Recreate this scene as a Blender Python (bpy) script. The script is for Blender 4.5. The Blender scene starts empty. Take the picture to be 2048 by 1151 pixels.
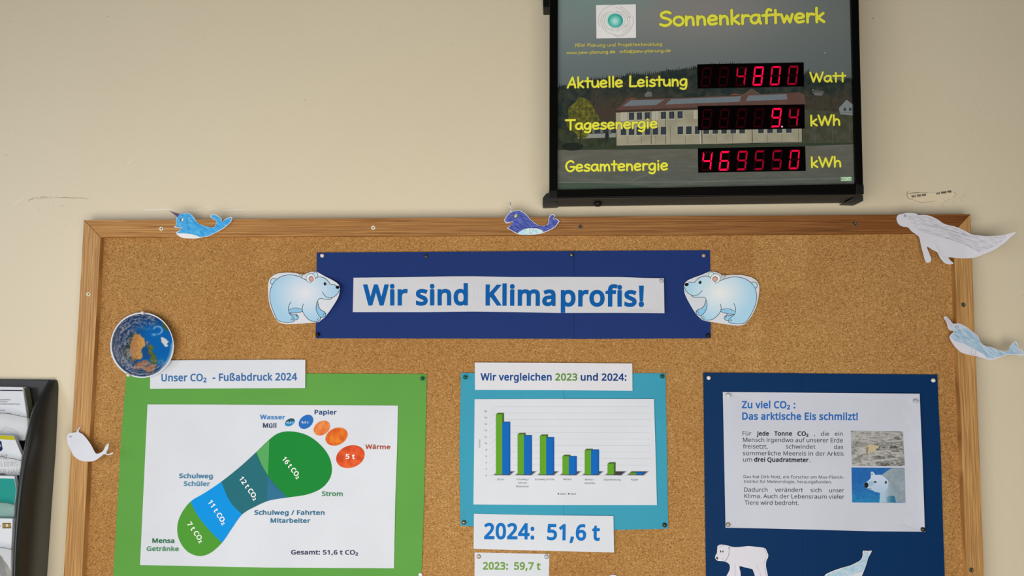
import bpy, bmesh, math, random
from mathutils import Vector, Matrix, noise
from mathutils.geometry import delaunay_2d_cdt
random.seed(7)
SC = bpy.context.scene
COL = SC.collection

# ---------------------------------------------------------------- camera
F = 1536.0                      # focal length in pixels of the 2048 px wide frame
CAM = Vector((0.0, -1.18, 1.55))
def cam_axes():
    xl = -Vector(((-27500 - 1024) / F, -(690 - 575.5) / F, -1)).normalized()   # wall's horizontal
    up = Vector(((1213 - 1024) / F, (575.5 + 18250) / F, -1)).normalized()      # wall's vertical
    up2 = (up - xl * up.dot(xl)).normalized()
    xl2 = (xl - up * up.dot(xl)).normalized()
    up = (up + up2).normalized(); xl = (xl2 - up * up.dot(xl2)).normalized()
    n = up.cross(xl)            # world +Y in camera space
    return Matrix((xl, n, up))  # rows: world axes written in camera space
R = cam_axes()
cd = bpy.data.cameras.new('camera'); cd.lens = 27.0; cd.sensor_width = 36.0; cd.clip_start = 0.01
cam = bpy.data.objects.new('camera', cd); COL.objects.link(cam)
cam.matrix_world = Matrix.Translation(CAM) @ R.to_4x4()
SC.camera = cam

# ---------------------------------------------------------------- light and exposure
SC.view_settings.view_transform = 'Standard'; SC.view_settings.look = 'None'
SC.view_settings.gamma = 1.0; SC.view_settings.use_curve_mapping = False
SC.view_settings.exposure = 0.0
w = bpy.data.worlds.new('room_light'); SC.world = w; w.use_nodes = True
w.node_tree.nodes['Background'].inputs[0].default_value = (0.92, 0.95, 1.0, 1)
w.node_tree.nodes['Background'].inputs[1].default_value = 0.07
def area(name, loc, target, sx, sy, power, col):
    l = bpy.data.lights.new(name, 'AREA'); l.shape = 'RECTANGLE'; l.size = sx; l.size_y = sy
    l.energy = power; l.color = col
    o = bpy.data.objects.new(name, l); COL.objects.link(o); o.location = loc
    o.rotation_euler = (Vector(target) - Vector(loc)).to_track_quat('-Z', 'Y').to_euler()
    return o
area('window_light', (-2.0, -1.6, 1.85), (0, 0, 1.5), 0.8, 0.9, 0.80 * math.pi ** 2, (0.92, 0.97, 1.08))
area('low_fill_light', (-0.17, -1.3, 1.18), (0, 0, 1.5), 1.8, 1.0, 2.08 * math.pi ** 2, (1.0, 0.945, 0.87))  # added low fill standing in for room bounce, not a window

# ---------------------------------------------------------------- helpers
K = 0.80                        # radiance a white surface returns under this light
def lin(c): c /= 255.0; return c / 12.92 if c <= 0.04045 else ((c + 0.055) / 1.055) ** 2.4
def col(c, k=K): return tuple(min(0.95, lin(v) / k) for v in c[:3]) + (1.0,)
def ray(px, py):
    return R @ Vector(((px - 1024) / F, -(py - 575.5) / F, -1.0))
def P(px, py, d):
    r = ray(px, py); t = (-d - CAM.y) / r.y
    return CAM + r * t
def const(d): return lambda x, y: d
def z_of(ox, oy, s): return lambda pts: [(ox + x / s, oy + y / s) for x, y in pts]
def smooth(pts, n=5, closed=True):
    out = []; m = len(pts)
    rng = range(m) if closed else range(m - 1)
    for i in rng:
        if closed: p = [pts[(i + k - 1) % m] for k in range(4)]
        else: p = [pts[max(0, min(m - 1, i + k - 1))] for k in range(4)]
        for j in range(n):
            t = j / n
            out.append(tuple(0.5 * (2 * p[1][a] + (p[2][a] - p[0][a]) * t + (2 * p[0][a] - 5 * p[1][a] + 4 * p[2][a] - p[3][a]) * t * t
                       + (3 * p[1][a] - p[0][a] - 3 * p[2][a] + p[3][a]) * t ** 3) for a in (0, 1)))
    if not closed: out.append(pts[-1])
    return out
def inside(x, y, poly):
    c = False; j = len(poly) - 1
    for i in range(len(poly)):
        xi, yi = poly[i]; xj, yj = poly[j]
        if (yi > y) != (yj > y) and x < (xj - xi) * (y - yi) / (yj - yi) + xi: c = not c
        j = i
    return c
def ell(cx, cy, rx, ry, rot=0, n=28):
    c, s = math.cos(math.radians(rot)), math.sin(math.radians(rot)); o = []
    for i in range(n):
        a = 2 * math.pi * i / n; x, y = rx * math.cos(a), ry * math.sin(a)
        o.append((cx + x * c - y * s, cy + x * s + y * c))
    return o
def tri(outline, step=None):
    """triangulate a pixel outline, with inner grid points"""
    n = len(outline); vs = [Vector(p) for p in outline]
    if step:
        x0, x1 = min(p[0] for p in outline), max(p[0] for p in outline)
        y0, y1 = min(p[1] for p in outline), max(p[1] for p in outline)
        y = y0 + step * 0.6; r = 0
        while y < y1:
            x = x0 + step * (0.3 + 0.5 * (r % 2))
            while x < x1:
                if inside(x, y, outline): vs.append(Vector((x, y)))
                x += step
            y += step * 0.87; r += 1
    v, e, f, *_ = delaunay_2d_cdt(vs, [], [list(range(n))], 1, 1e-4)
    return [tuple(p) for p in v], [list(q) for q in f]
def fbm(x, y, s=1.0, o=4): return noise.fractal(Vector((x * s, y * s, 3.7)), 1.0, 2.0, o)

ORG = {}
def nm(o): return o.name
def link(name, me, loc, parent):
    o = bpy.data.objects.new(name, me); COL.objects.link(o)
    if parent is not None:
        o.parent = parent; o.location = Vector(loc) - ORG[parent.name]
    else: o.location = loc
    ORG[o.name] = Vector(loc)
    return o
def tag(o, label=None, cat=None, group=None, kind=None):
    if label: o['label'] = label
    if cat: o['category'] = cat
    if group: o['group'] = group
    if kind: o['kind'] = kind
    return o
def thing(name, label, cat, at, group=None):
    return tag(link(name, None, at, None), label, cat, group)
def mesh(name, vs, fs, mats, parent=None, cols=None, sm=False, at=None, mi=None, front=False):
    """world-space vertices -> one object whose origin is its parent's (or its own centre)"""
    if at is None:
        if parent is not None: at = ORG[parent.name]
        else:
            at = Vector([(min(v[i] for v in vs) + max(v[i] for v in vs)) / 2 for i in range(3)])
    at = Vector(at)
    if front:
        ff = []
        for f in fs:
            a, b, c = Vector(vs[f[0]]), Vector(vs[f[1]]), Vector(vs[f[2]])
            ff.append(f if (b - a).cross(c - a).y < 0 else f[::-1])
        fs = ff
    me = bpy.data.meshes.new(name); me.from_pydata([Vector(v) - at for v in vs], [], fs)
    for m in (mats if isinstance(mats, list) else [mats]): me.materials.append(m)
    if mi: me.polygons.foreach_set('material_index', mi)
    if cols is not None:
        a = me.color_attributes.new('Col', 'FLOAT_COLOR', 'POINT')
        a.data.foreach_set('color', [c for q in cols for c in q])
    if sm: me.polygons.foreach_set('use_smooth', [True] * len(fs))
    me.update()
    return link(name, me, at, parent)
def recalc(o):
    bm = bmesh.new(); bm.from_mesh(o.data); bmesh.ops.recalc_face_normals(bm, faces=bm.faces); bm.to_mesh(o.data); bm.free(); return o
def bevel(o, wd, seg=2):
    m = o.modifiers.new('bevel', 'BEVEL'); m.width = wd; m.segments = seg; m.limit_method = 'ANGLE'; return o

def sheet(name, outline, dfn, mat, parent=None, step=None, th=0.00035, sm=True):
    """a cut sheet of paper: front face, back face and its thin edge"""
    if not callable(dfn): dfn = const(dfn)
    n = len(outline)
    v, f = tri(outline, step)
    m = len(v)
    V = [P(x, y, dfn(x, y)) for x, y in v] + [P(x, y, dfn(x, y)) + Vector((0, th, 0)) for x, y in v]
    FF = []
    for q in f:
        a, b, c = V[q[0]], V[q[1]], V[q[2]]
        if (b - a).cross(c - a).y > 0: q = q[::-1]
        FF.append(q); FF.append([i + m for i in q[::-1]])
    for i in range(n):
        j = (i + 1) % n; FF.append([i, j, j + m, i + m])
    o = mesh(name, V, FF, mat, parent)
    return o
def prism(name, outline, d0, d1, mat, parent=None, sm=False, inset=0):
    """solid between depth d0 (back) and d1 (front); the outline is that of the front"""
    n = len(outline)
    Fv = [P(x, y, d1) for x, y in outline]
    Bv = [Vector((p.x, -d0, p.z)) for p in Fv]
    o = mesh(name, Fv + Bv, [list(range(n)), list(range(2 * n - 1, n - 1, -1))] + [[i, (i + 1) % n, (i + 1) % n + n, i + n] for i in range(n)], mat, parent, sm=sm)
    return recalc(o)
def tube(name, pts, r, mat, parent=None, seg=8):
    V = []; Fc = []
    for i, p in enumerate(pts):
        p = Vector(p); t = (Vector(pts[min(i + 1, len(pts) - 1)]) - Vector(pts[max(i - 1, 0)])).normalized()
        a = t.orthogonal().normalized(); b = t.cross(a)
        for k in range(seg):
            g = 2 * math.pi * k / seg; V.append(p + a * r * math.cos(g) + b * r * math.sin(g))
    for i in range(len(pts) - 1):
        for k in range(seg):
            Fc.append([i * seg + k, i * seg + (k + 1) % seg, (i + 1) * seg + (k + 1) % seg, (i + 1) * seg + k])
    Fc += [list(range(seg))[::-1], [len(V) - seg + k for k in range(seg)]]
    return recalc(mesh(name, V, Fc, mat, parent, sm=True))

# ---- fonts: outlines of Blender's own letters, squeezed to the measured line, and a hand-drawn stroke alphabet
# letter outlines: advance, then contours of x, y pairs in thousandths of the type size; heavier weights are grown from them
GD = {
'!': (216, [[131,161,85,161,65,573,151,573], [58,43,61,69,72,85,88,94,107,97,126,94,142,85,153,69,157,43,153,18,142,2,126,-8,107,-11,88,-8,72,2,61,18]]),
',': (215, [[154,84,136,23,111,-42,85,-103,33,-103,49,-38,63,31,73,93,148,93]]),
'-': (258, [[32,184,32,246,226,246,226,184]]),
'.': (215, [[58,43,61,69,72,85,88,94,107,97,126,94,142,85,153,69,157,43,153,18,142,2,126,-8,107,-11,88,-8,72,2,61,18]]),
'/': (298, [[290,573,77,0,8,0,221,573]]),
':': (215, [[58,43,61,69,72,85,88,94,107,97,126,94,142,85,153,69,157,43,153,18,142,2,126,-8,107,-11,88,-8,72,2,61,18], [58,387,61,412,72,429,88,438,107,441,126,438,142,429,153,412,157,387,153,362,142,345,126,335,107,332,88,335,72,345,61,362]]),
'<': (459, [[418,93,40,259,40,299,418,488,418,425,115,282,418,156]]),
'0': (459, [[419,287,418,242,415,201,409,163,401,128,390,97,376,70,359,47,339,27,316,12,290,1,261,-6,229,-8,188,-4,153,8,122,27,97,54,76,88,60,129,48,176,42,229,39,287,41,346,48,399,58,446,73,486,93,520,119,547,149,566,186,578,229,581,269,578,304,566,335,547,361,520,382,486,399,446,410,399,417,346], [110,287,111,238,115,194,121,156,131,125,143,98,159,78,190,59,229,52,268,59,298,78,314,98,326,124,336,156,343,194,347,238,348,287,347,336,343,380,336,417,326,449,314,475,298,495,268,515,229,521,190,515,159,495,143,475,131,449,121,417,115,380,111,336]]),
'1': (459, [[285,0,216,0,216,400,216,439,217,470,219,499,196,477,169,455,108,405,71,452,226,573,285,573]]),
'2': (459, [[417,0,38,0,38,59,188,210,261,287,287,320,306,353,318,387,322,424,315,466,294,496,261,514,221,520,181,517,147,506,83,466,45,513,94,548,153,572,186,578,221,581,255,579,285,572,313,562,347,540,372,510,384,485,391,458,394,428,392,399,386,371,375,344,361,318,344,292,324,267,247,185,128,67,128,64,417,64]]),
'3': (459, [[395,439,392,403,381,372,363,347,340,326,310,311,277,302,277,298,319,290,353,276,379,255,398,229,409,198,413,163,410,131,403,101,390,74,371,50,348,30,318,14,283,2,241,-6,193,-8,110,-1,72,8,36,23,36,89,61,78,87,69,114,61,141,56,168,52,194,51,241,55,278,65,305,81,324,104,335,132,339,164,335,197,320,223,297,242,265,255,240,261,211,264,179,265,123,265,123,326,180,326,209,327,236,332,259,339,286,356,307,377,319,404,323,434,316,471,295,498,262,516,219,521,164,515,117,498,75,473,39,521,61,537,87,550,115,563,147,573,181,579,218,581,273,576,317,563,352,540,376,511,390,477]]),
'4': (459, [[443,130,359,130,359,0,291,0,291,130,17,130,17,190,286,576,359,576,359,193,443,193], [291,374,291,412,293,444,294,474,295,500,292,500,276,468,257,438,86,193,291,193]]),
'5': (459, [[221,351,258,349,292,342,322,331,349,316,371,297,389,274,402,247,410,217,413,183,410,145,402,111,387,81,368,54,343,32,314,15,280,2,242,-5,199,-8,116,0,80,10,51,23,51,90,82,74,121,62,161,55,200,52,239,55,274,65,302,82,323,106,336,137,341,176,337,210,325,239,306,262,279,279,243,289,197,292,146,288,99,280,64,302,86,573,373,573,373,508,146,508,132,342,169,348]]),
'6': (459, [[44,245,51,342,57,374,64,404,75,433,87,461,103,486,121,510,143,530,168,548,196,562,228,572,265,578,306,581,344,579,377,573,377,513,344,520,308,523,273,521,242,515,216,504,183,483,158,454,139,419,127,380,115,291,119,291,150,326,170,339,194,350,223,356,255,358,287,356,316,349,342,338,365,322,384,303,400,279,412,251,419,220,421,184,419,147,411,112,399,82,382,55,361,33,336,15,307,2,275,-5,239,-8,199,-4,163,7,130,26,101,54,84,76,70,103,59,133,51,166,46,204], [238,51,270,55,297,66,320,84,337,109,348,143,351,184,348,218,339,247,324,271,302,289,274,300,241,303,205,299,175,287,150,270,131,248,119,223,115,198,123,146,146,99,164,79,185,64,210,55]]),
'7': (459, [[109,0,344,508,35,508,35,573,419,573,419,518,187,0]]),
'8': (459, [[229,581,261,579,291,574,318,565,352,546,378,519,395,485,400,443,396,411,385,383,368,359,346,338,291,303,355,265,381,242,401,216,414,185,419,148,416,118,408,90,395,65,378,44,356,26,330,11,300,1,267,-6,231,-8,192,-6,157,0,126,10,100,24,78,42,61,63,49,87,42,115,39,146,43,183,56,214,75,241,99,264,158,299,107,336,87,358,71,383,61,411,58,444,63,485,80,518,107,545,141,565,168,573,197,579], [108,145,116,107,138,76,161,60,192,51,229,48,265,51,295,60,319,76,342,108,350,148,346,174,335,197,317,217,293,235,229,265,217,270,157,237,136,219,121,197,111,173], [228,524,188,518,155,502,134,476,127,441,130,414,141,391,157,373,179,357,232,330,282,357,302,373,317,392,327,414,330,441,323,476,302,502,270,518]]),
'9': (459, [[417,328,410,231,405,199,397,168,387,139,374,112,358,86,340,63,318,42,293,25,265,11,232,0,195,-6,154,-8,117,-6,82,0,82,60,115,53,152,50,188,52,218,58,245,68,278,90,303,118,316,141,327,165,334,192,346,281,341,281,310,247,290,233,266,223,237,216,204,214,173,216,144,223,118,235,95,250,76,270,61,294,49,321,42,352,40,387,43,426,50,460,63,491,80,517,101,540,127,557,156,570,188,578,223,581,262,577,299,565,332,545,361,518,377,495,391,469,402,439,410,406,415,369], [223,521,192,518,165,507,142,488,124,463,113,429,110,388,113,354,122,325,137,301,158,284,186,273,220,269,256,273,286,285,311,303,330,325,342,349,346,374,338,426,315,474,298,493,277,508,252,518]]),
'A': (512, [[437,0,368,177,141,177,73,0,0,0,224,575,289,575,512,0], [282,415,274,438,263,473,255,500,247,468,238,438,230,415,165,241,346,241]]),
'B': (521, [[241,573,307,569,361,558,404,541,434,515,453,478,459,431,456,399,446,371,431,347,409,328,382,313,350,304,350,300,384,292,415,279,441,261,461,236,474,203,478,163,475,130,467,100,454,74,436,52,413,33,385,19,354,8,318,2,279,0,78,0,78,573], [256,329,300,331,334,339,357,352,377,382,384,423,376,463,351,490,324,502,289,509,245,511,150,511,150,329], [150,269,150,61,265,61,311,64,346,74,371,91,388,112,398,138,401,168,398,197,388,221,370,241,344,256,321,263,293,267,260,269]]),
'C': (507, [[323,517,294,516,266,510,241,502,206,482,178,456,162,434,149,410,139,383,131,353,127,321,125,286,128,241,135,200,147,164,164,132,186,105,213,83,244,68,281,58,322,55,394,62,460,78,460,15,393,-2,312,-8,257,-4,208,8,166,28,130,56,101,90,78,131,62,178,52,230,49,287,51,329,57,369,67,406,81,440,99,471,120,499,145,523,174,543,206,559,242,571,281,578,324,581,353,580,381,577,409,572,448,561,482,547,453,486,394,508,360,515]]),
'D': (585, [[536,292,533,231,521,177,501,131,474,91,439,58,399,33,351,15,297,4,237,0,78,0,78,573,254,573,309,569,359,558,404,540,443,516,476,484,502,446,521,401,533,350], [460,289,457,337,449,379,435,415,416,444,391,469,361,487,327,500,287,508,244,511,150,511,150,62,228,62,299,68,357,87,402,119,434,164,454,220]]),
'E': (446, [[398,0,78,0,78,573,398,573,398,509,150,509,150,330,383,330,383,268,150,268,150,63,398,63]]),
'F': (416, [[150,0,78,0,78,573,398,573,398,509,150,509,150,306,383,306,383,243,150,243]]),
'G': (584, [[326,302,524,302,524,22,431,-1,323,-8,267,-4,217,8,173,28,136,55,105,89,81,130,63,176,52,229,49,286,53,343,65,395,84,442,111,482,145,517,186,544,233,564,286,577,346,581,377,580,407,577,437,572,516,547,489,484,421,508,382,515,342,517,298,514,259,505,225,489,195,468,170,441,150,409,136,373,127,332,124,286,127,243,134,202,146,166,164,133,187,106,216,84,251,68,292,58,340,55,404,59,452,68,452,238,326,238]]),
'H': (594, [[516,0,443,0,443,267,150,267,150,0,78,0,78,573,150,573,150,330,443,330,443,573,516,573]]),
'I': (272, [[239,0,32,0,32,42,99,57,99,515,32,531,32,573,239,573,239,531,172,515,172,57,239,42]]),
'J': (219, [[-3,-152,-37,-150,-63,-142,-63,-81,-35,-87,-5,-89,33,-81,50,-70,63,-53,71,-29,74,3,74,573,146,573,146,9,144,-26,138,-56,128,-82,105,-113,75,-135,52,-145,25,-150]]),
'K': (496, [[496,0,411,0,209,273,150,222,150,0,78,0,78,573,150,573,150,290,199,345,249,399,403,573,488,573,261,323]]),
'L': (420, [[78,0,78,573,150,573,150,64,400,64,400,0]]),
'M': (727, [[330,0,142,502,139,502,142,461,144,407,144,347,144,0,78,0,78,573,184,573,361,103,364,103,544,573,650,573,650,0,578,0,578,352,579,408,581,460,584,501,581,501,390,0]]),
'N': (609, [[532,0,447,0,141,476,138,476,141,432,143,378,144,320,144,0,78,0,78,573,161,573,467,99,470,99,468,137,466,193,464,249,464,573,532,573]]),
'O': (626, [[577,287,576,244,570,204,561,166,547,132,531,101,510,73,486,49,459,29,428,13,393,1,355,-6,314,-8,271,-6,232,1,196,13,165,29,138,49,114,73,94,101,78,132,65,167,56,204,51,245,49,288,52,344,62,396,78,442,100,482,130,517,166,545,208,565,258,577,314,581,369,577,417,565,459,545,495,517,524,483,547,442,564,396,574,344], [125,287,127,241,134,200,145,163,161,131,182,104,207,83,238,67,273,58,314,55,354,58,390,67,420,83,445,104,465,131,481,163,492,200,499,241,501,287,496,354,481,411,456,457,421,491,373,511,314,518,274,515,238,506,207,490,182,469,161,443,145,411,134,374,127,333]]),
'P': (485, [[229,573,297,568,352,553,393,528,421,495,439,454,444,404,441,370,433,336,417,306,395,278,375,262,351,249,324,238,292,230,256,225,216,223,150,223,150,0,78,0,78,573], [223,511,150,511,150,285,208,285,242,286,272,290,298,296,330,311,352,334,365,363,370,401,366,435,354,462,334,484,306,499,269,508]]),
'Q': (626, [[577,287,575,242,569,200,559,160,544,124,525,92,503,64,476,40,445,21,411,6,548,-136,444,-136,334,-7,324,-8,314,-8,271,-6,232,1,196,13,165,29,138,49,114,73,94,101,78,132,65,167,56,204,51,245,49,288,52,344,62,396,78,442,100,482,130,517,166,545,208,565,258,577,314,581,369,577,417,565,459,545,495,517,524,483,547,442,564,396,574,344], [125,287,127,241,134,200,145,163,161,131,182,104,207,83,238,67,273,58,314,55,354,58,390,67,420,83,445,104,465,131,481,163,492,200,499,241,501,287,496,354,481,411,456,457,421,491,373,511,314,518,274,515,238,506,207,490,182,469,161,443,145,411,134,374,127,333]]),
'R': (499, [[236,573,281,571,320,565,353,555,381,540,404,522,422,500,434,474,442,444,444,410,440,368,427,334,408,306,385,285,330,257,487,0,403,0,264,237,150,237,150,0,78,0,78,573], [232,510,150,510,150,298,236,298,278,301,312,310,338,325,355,347,366,374,370,407,366,440,355,467,336,486,310,500,275,507]]),
'S': (440, [[403,153,400,121,392,92,378,66,359,44,335,26,307,11,274,1,238,-6,198,-8,137,-5,83,4,41,19,41,88,113,65,142,59,171,56,201,55,240,57,273,66,298,79,316,98,327,120,330,147,327,173,318,194,302,213,277,230,196,265,131,294,106,311,85,330,69,351,57,375,50,403,48,435,51,464,58,490,71,513,89,533,110,550,136,563,165,573,197,579,231,581,262,580,290,577,318,572,389,549,366,487,302,508,266,515,229,517,196,515,169,507,148,494,133,478,124,457,121,434,124,407,133,386,149,367,172,351,246,318,278,306,307,293,332,279,362,255,385,228,398,194]]),
'T': (446, [[259,0,187,0,187,509,8,509,8,573,437,573,437,509,259,509]]),
'U': (586, [[513,202,511,164,503,128,489,95,470,65,446,40,416,20,380,4,338,-5,290,-8,225,-2,171,18,128,50,97,93,78,144,72,204,72,573,144,573,144,201,148,158,161,122,182,93,211,72,248,59,294,55,327,57,355,63,379,73,407,96,427,126,438,161,442,202,442,573,513,573]]),
'V': (481, [[481,573,277,0,204,0,0,573,75,573,204,205,220,160,231,119,241,80,250,119,262,161,277,207,405,573]]),
'W': (746, [[735,573,583,0,510,0,399,375,389,410,380,443,373,471,370,488,367,471,361,443,352,409,342,373,234,0,161,0,10,573,85,573,174,223,183,186,190,151,196,118,201,87,206,119,213,154,222,191,232,227,333,573,407,573,512,225,523,187,532,151,538,117,544,87,550,129,560,175,572,224,660,573]]),
'X': (470, [[467,0,385,0,233,249,79,0,3,0,193,298,15,573,95,573,236,348,377,573,453,573,276,300]]),
'Y': (454, [[227,291,376,573,454,573,263,222,263,0,191,0,191,219,0,573,79,573]]),
'Z': (459, [[427,0,30,0,30,55,332,508,40,508,40,573,419,573,419,518,118,64,427,64]]),
'a': (450, [[231,437,279,433,318,422,347,403,368,375,381,338,385,293,385,0,334,0,320,61,317,61,279,22,258,9,234,-1,172,-8,136,-5,103,6,75,23,55,48,41,80,37,119,43,159,59,192,87,219,127,238,179,251,243,257,316,259,316,285,310,330,293,359,265,375,227,380,194,378,163,370,106,347,84,400,151,426,177,432,204,436], [252,208,204,203,167,195,141,182,118,155,110,119,115,87,132,66,157,53,188,49,223,52,253,62,279,79,299,103,311,134,315,172,315,210]]),
'b': (493, [[139,461,138,410,135,373,139,373,161,398,189,419,213,429,240,435,272,437,322,431,365,412,401,381,428,338,444,283,449,215,447,168,439,127,427,91,410,61,390,36,365,17,337,3,306,-5,272,-8,240,-6,213,0,189,10,161,31,139,55,133,55,119,0,68,0,68,609,139,609], [260,379,219,374,188,361,165,339,150,308,144,282,140,252,139,217,139,214,142,165,150,125,165,93,187,69,219,55,261,51,297,55,325,69,348,93,363,126,373,166,376,216,373,265,363,306,348,338,325,360,296,374]]),
'c': (385, [[241,-8,204,-5,170,2,139,15,112,34,88,58,69,87,55,123,47,165,44,213,47,262,56,305,71,342,90,372,114,396,142,415,174,428,208,435,245,438,309,431,358,415,337,356,292,370,244,376,204,371,172,358,148,335,131,303,123,277,119,247,117,213,119,181,123,152,131,126,148,94,172,71,202,58,240,53,302,60,351,78,351,15,304,-2]]),
'd': (493, [[221,-8,171,-2,128,17,92,48,65,91,49,146,44,214,49,282,66,338,93,381,128,413,171,432,221,438,253,436,280,429,323,407,354,374,359,374,356,405,354,438,354,609,425,609,425,0,368,0,358,58,354,58,323,24,279,1,252,-6], [232,51,273,55,305,67,328,88,343,117,352,154,355,200,355,213,352,263,343,304,329,336,306,360,274,375,231,379,196,374,168,359,146,334,130,300,120,260,117,213,120,165,130,125,146,93,168,69,197,55]]),
'e': (452, [[234,438,269,435,301,427,329,414,354,396,374,373,390,346,402,315,409,281,411,244,411,201,117,201,122,157,134,119,154,90,181,69,215,56,254,52,327,60,392,82,392,20,327,-1,251,-8,212,-5,176,3,143,17,114,36,90,61,70,91,56,126,47,167,44,212,47,257,55,297,68,333,86,364,108,390,134,411,164,426,198,435], [233,380,202,377,175,366,154,348,137,323,125,293,119,257,338,257,335,292,326,322,312,346,292,364,266,376]]),
'f': (276, [[266,375,158,375,158,0,87,0,87,375,12,375,12,408,87,432,87,457,89,492,95,522,104,547,124,577,152,597,186,609,227,613,274,609,310,599,292,544,262,552,228,556,197,550,175,532,162,502,158,458,158,430,266,430]]),
'g': (493, [[221,438,261,434,297,422,329,402,355,373,359,373,369,430,425,430,425,-7,423,-46,416,-80,404,-109,388,-135,367,-155,341,-172,310,-183,274,-190,233,-192,147,-186,78,-165,78,-100,111,-114,149,-125,177,-130,206,-133,237,-134,271,-130,300,-119,324,-101,341,-77,352,-48,355,-13,355,4,356,32,358,57,354,57,329,28,299,8,263,-4,221,-8,170,-2,126,18,91,51,65,95,49,149,44,214,49,278,65,332,91,377,126,411,169,431], [230,379,197,374,169,359,147,336,130,303,123,277,119,247,117,213,120,165,130,124,146,92,169,68,197,54,232,50,262,52,288,58,309,69,326,85,340,105,349,131,356,197,356,214,355,251,350,282,343,309,326,340,302,362,270,374]]),
'h': (495, [[139,431,138,399,135,370,140,370,155,391,174,407,221,429,273,437,306,435,335,430,360,421,391,400,413,370,423,344,429,314,431,280,431,0,361,0,361,275,358,307,351,333,338,353,308,372,265,379,222,374,189,360,166,338,150,308,144,283,140,254,139,222,139,0,68,0,68,609,139,609]]),
'i': (207, [[139,430,139,0,68,0,68,430], [104,591,119,588,133,580,142,566,145,546,142,526,133,512,119,504,104,501,88,504,75,512,66,526,63,546,66,566,75,580,88,588]]),
'j': (207, [[18,-192,-18,-190,-44,-183,-44,-126,-19,-132,9,-134,32,-130,51,-120,64,-100,68,-67,68,430,139,430,139,-64,136,-101,126,-133,110,-159,87,-177,56,-189], [63,546,66,566,75,580,88,588,104,591,119,588,133,580,142,566,145,546,142,526,133,512,119,504,104,501,88,504,75,512,66,526]]),
'k': (428, [[138,291,137,257,135,221,138,221,152,240,172,264,189,285,326,430,409,430,235,246,421,0,336,0,187,200,138,158,138,0,68,0,68,609,138,609]]),
'l': (207, [[139,0,68,0,68,609,139,609]]),
'm': (750, [[540,438,584,434,621,421,649,401,669,371,681,330,685,280,685,0,615,0,615,277,610,321,594,353,567,372,528,379,490,374,460,362,438,342,423,315,414,280,411,237,411,0,342,0,342,277,339,308,332,333,320,353,303,367,281,376,253,379,215,374,185,360,164,338,150,308,144,283,140,255,139,223,139,0,68,0,68,430,125,430,136,371,140,371,155,392,173,409,217,431,266,438,298,436,325,430,349,420,378,398,398,366,402,366,418,388,438,406,461,420,486,430,512,436]]),
'n': (495, [[275,438,322,434,361,421,391,401,413,371,426,330,431,280,431,0,361,0,361,275,358,307,351,333,338,353,308,372,265,379,222,374,189,361,166,338,151,308,142,269,139,223,139,0,68,0,68,430,125,430,136,371,140,371,156,392,175,409,222,431]]),
'o': (485, [[442,216,440,181,436,150,428,121,417,95,404,71,388,51,359,25,324,7,299,-1,271,-6,241,-8,200,-4,163,7,129,25,100,51,84,71,70,95,59,121,51,150,46,181,44,216,47,261,55,301,68,336,87,367,110,392,137,412,169,426,204,435,244,438,281,435,316,426,347,412,374,392,398,367,417,336,431,301,439,261], [117,216,119,184,123,154,130,128,147,95,172,71,203,56,243,51,282,56,314,71,339,95,356,128,363,154,367,184,369,216,367,248,363,277,355,303,338,335,314,359,282,374,242,379,202,374,171,359,147,335,130,303,120,263]]),
'p': (493, [[273,438,322,432,365,413,401,383,428,339,444,284,449,216,447,170,439,129,427,93,410,62,390,37,365,17,337,3,306,-5,272,-8,241,-6,213,1,170,24,139,55,134,55,137,20,139,-16,139,-192,68,-192,68,430,126,430,136,371,139,371,170,405,189,419,213,429,240,436], [260,379,221,374,190,362,167,342,152,313,145,289,141,261,139,229,139,216,140,182,144,152,150,126,165,93,188,70,220,55,261,51,297,56,326,72,348,98,364,131,371,157,375,186,376,217,373,262,363,302,348,334,325,359,296,374]]),
'q': (493, [[354,-9,355,25,358,58,354,58,332,32,303,11,279,1,251,-6,219,-8,170,-2,128,17,93,48,66,91,49,146,44,214,47,261,54,302,67,338,83,368,104,393,129,413,157,427,188,435,221,438,253,436,280,429,304,419,333,397,355,371,358,371,369,430,425,430,425,-192,354,-192], [233,51,272,55,304,67,327,87,342,116,349,140,353,168,355,199,355,213,352,263,343,305,328,337,305,361,273,375,231,379,196,374,167,359,145,334,130,300,120,260,117,213,120,165,130,126,146,93,168,70,197,55]]),
'r': (331, [[269,438,295,437,319,433,310,368,287,372,264,374,240,371,217,363,195,351,176,334,161,313,149,289,141,261,139,229,139,0,68,0,68,430,126,430,134,351,137,351,170,395,191,413,214,426,240,435]]),
's': (384, [[348,119,343,80,327,49,302,24,268,6,241,-2,210,-6,176,-8,99,-1,42,19,42,83,104,60,141,52,178,49,224,53,256,66,274,86,280,112,278,128,271,141,239,167,174,196,103,228,76,245,57,266,45,292,41,324,46,358,61,386,85,408,118,425,157,435,202,438,275,430,339,409,315,353,258,372,197,380,159,377,131,366,114,350,108,328,111,312,119,298,154,274,219,246,289,215,314,197,333,176,344,150]]),
't': (289, [[212,50,245,53,272,59,272,5,240,-4,200,-8,167,-5,138,4,112,20,91,44,82,66,76,93,74,125,74,375,13,375,13,409,75,437,103,528,144,528,144,430,269,430,269,375,144,375,144,127,149,93,163,69,185,54]]),
'u': (495, [[427,430,427,0,370,0,359,57,356,57,340,36,321,20,273,-1,220,-8,187,-6,159,-1,134,8,103,29,81,59,71,85,65,114,63,148,63,430,135,430,135,153,137,122,145,96,158,76,188,57,230,51,273,55,306,69,330,91,345,121,352,146,356,175,357,206,357,430]]),
'v': (407, [[163,0,0,430,75,430,167,176,180,137,193,96,201,63,204,63,214,96,227,138,241,176,332,430,407,430,244,0]]),
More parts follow.
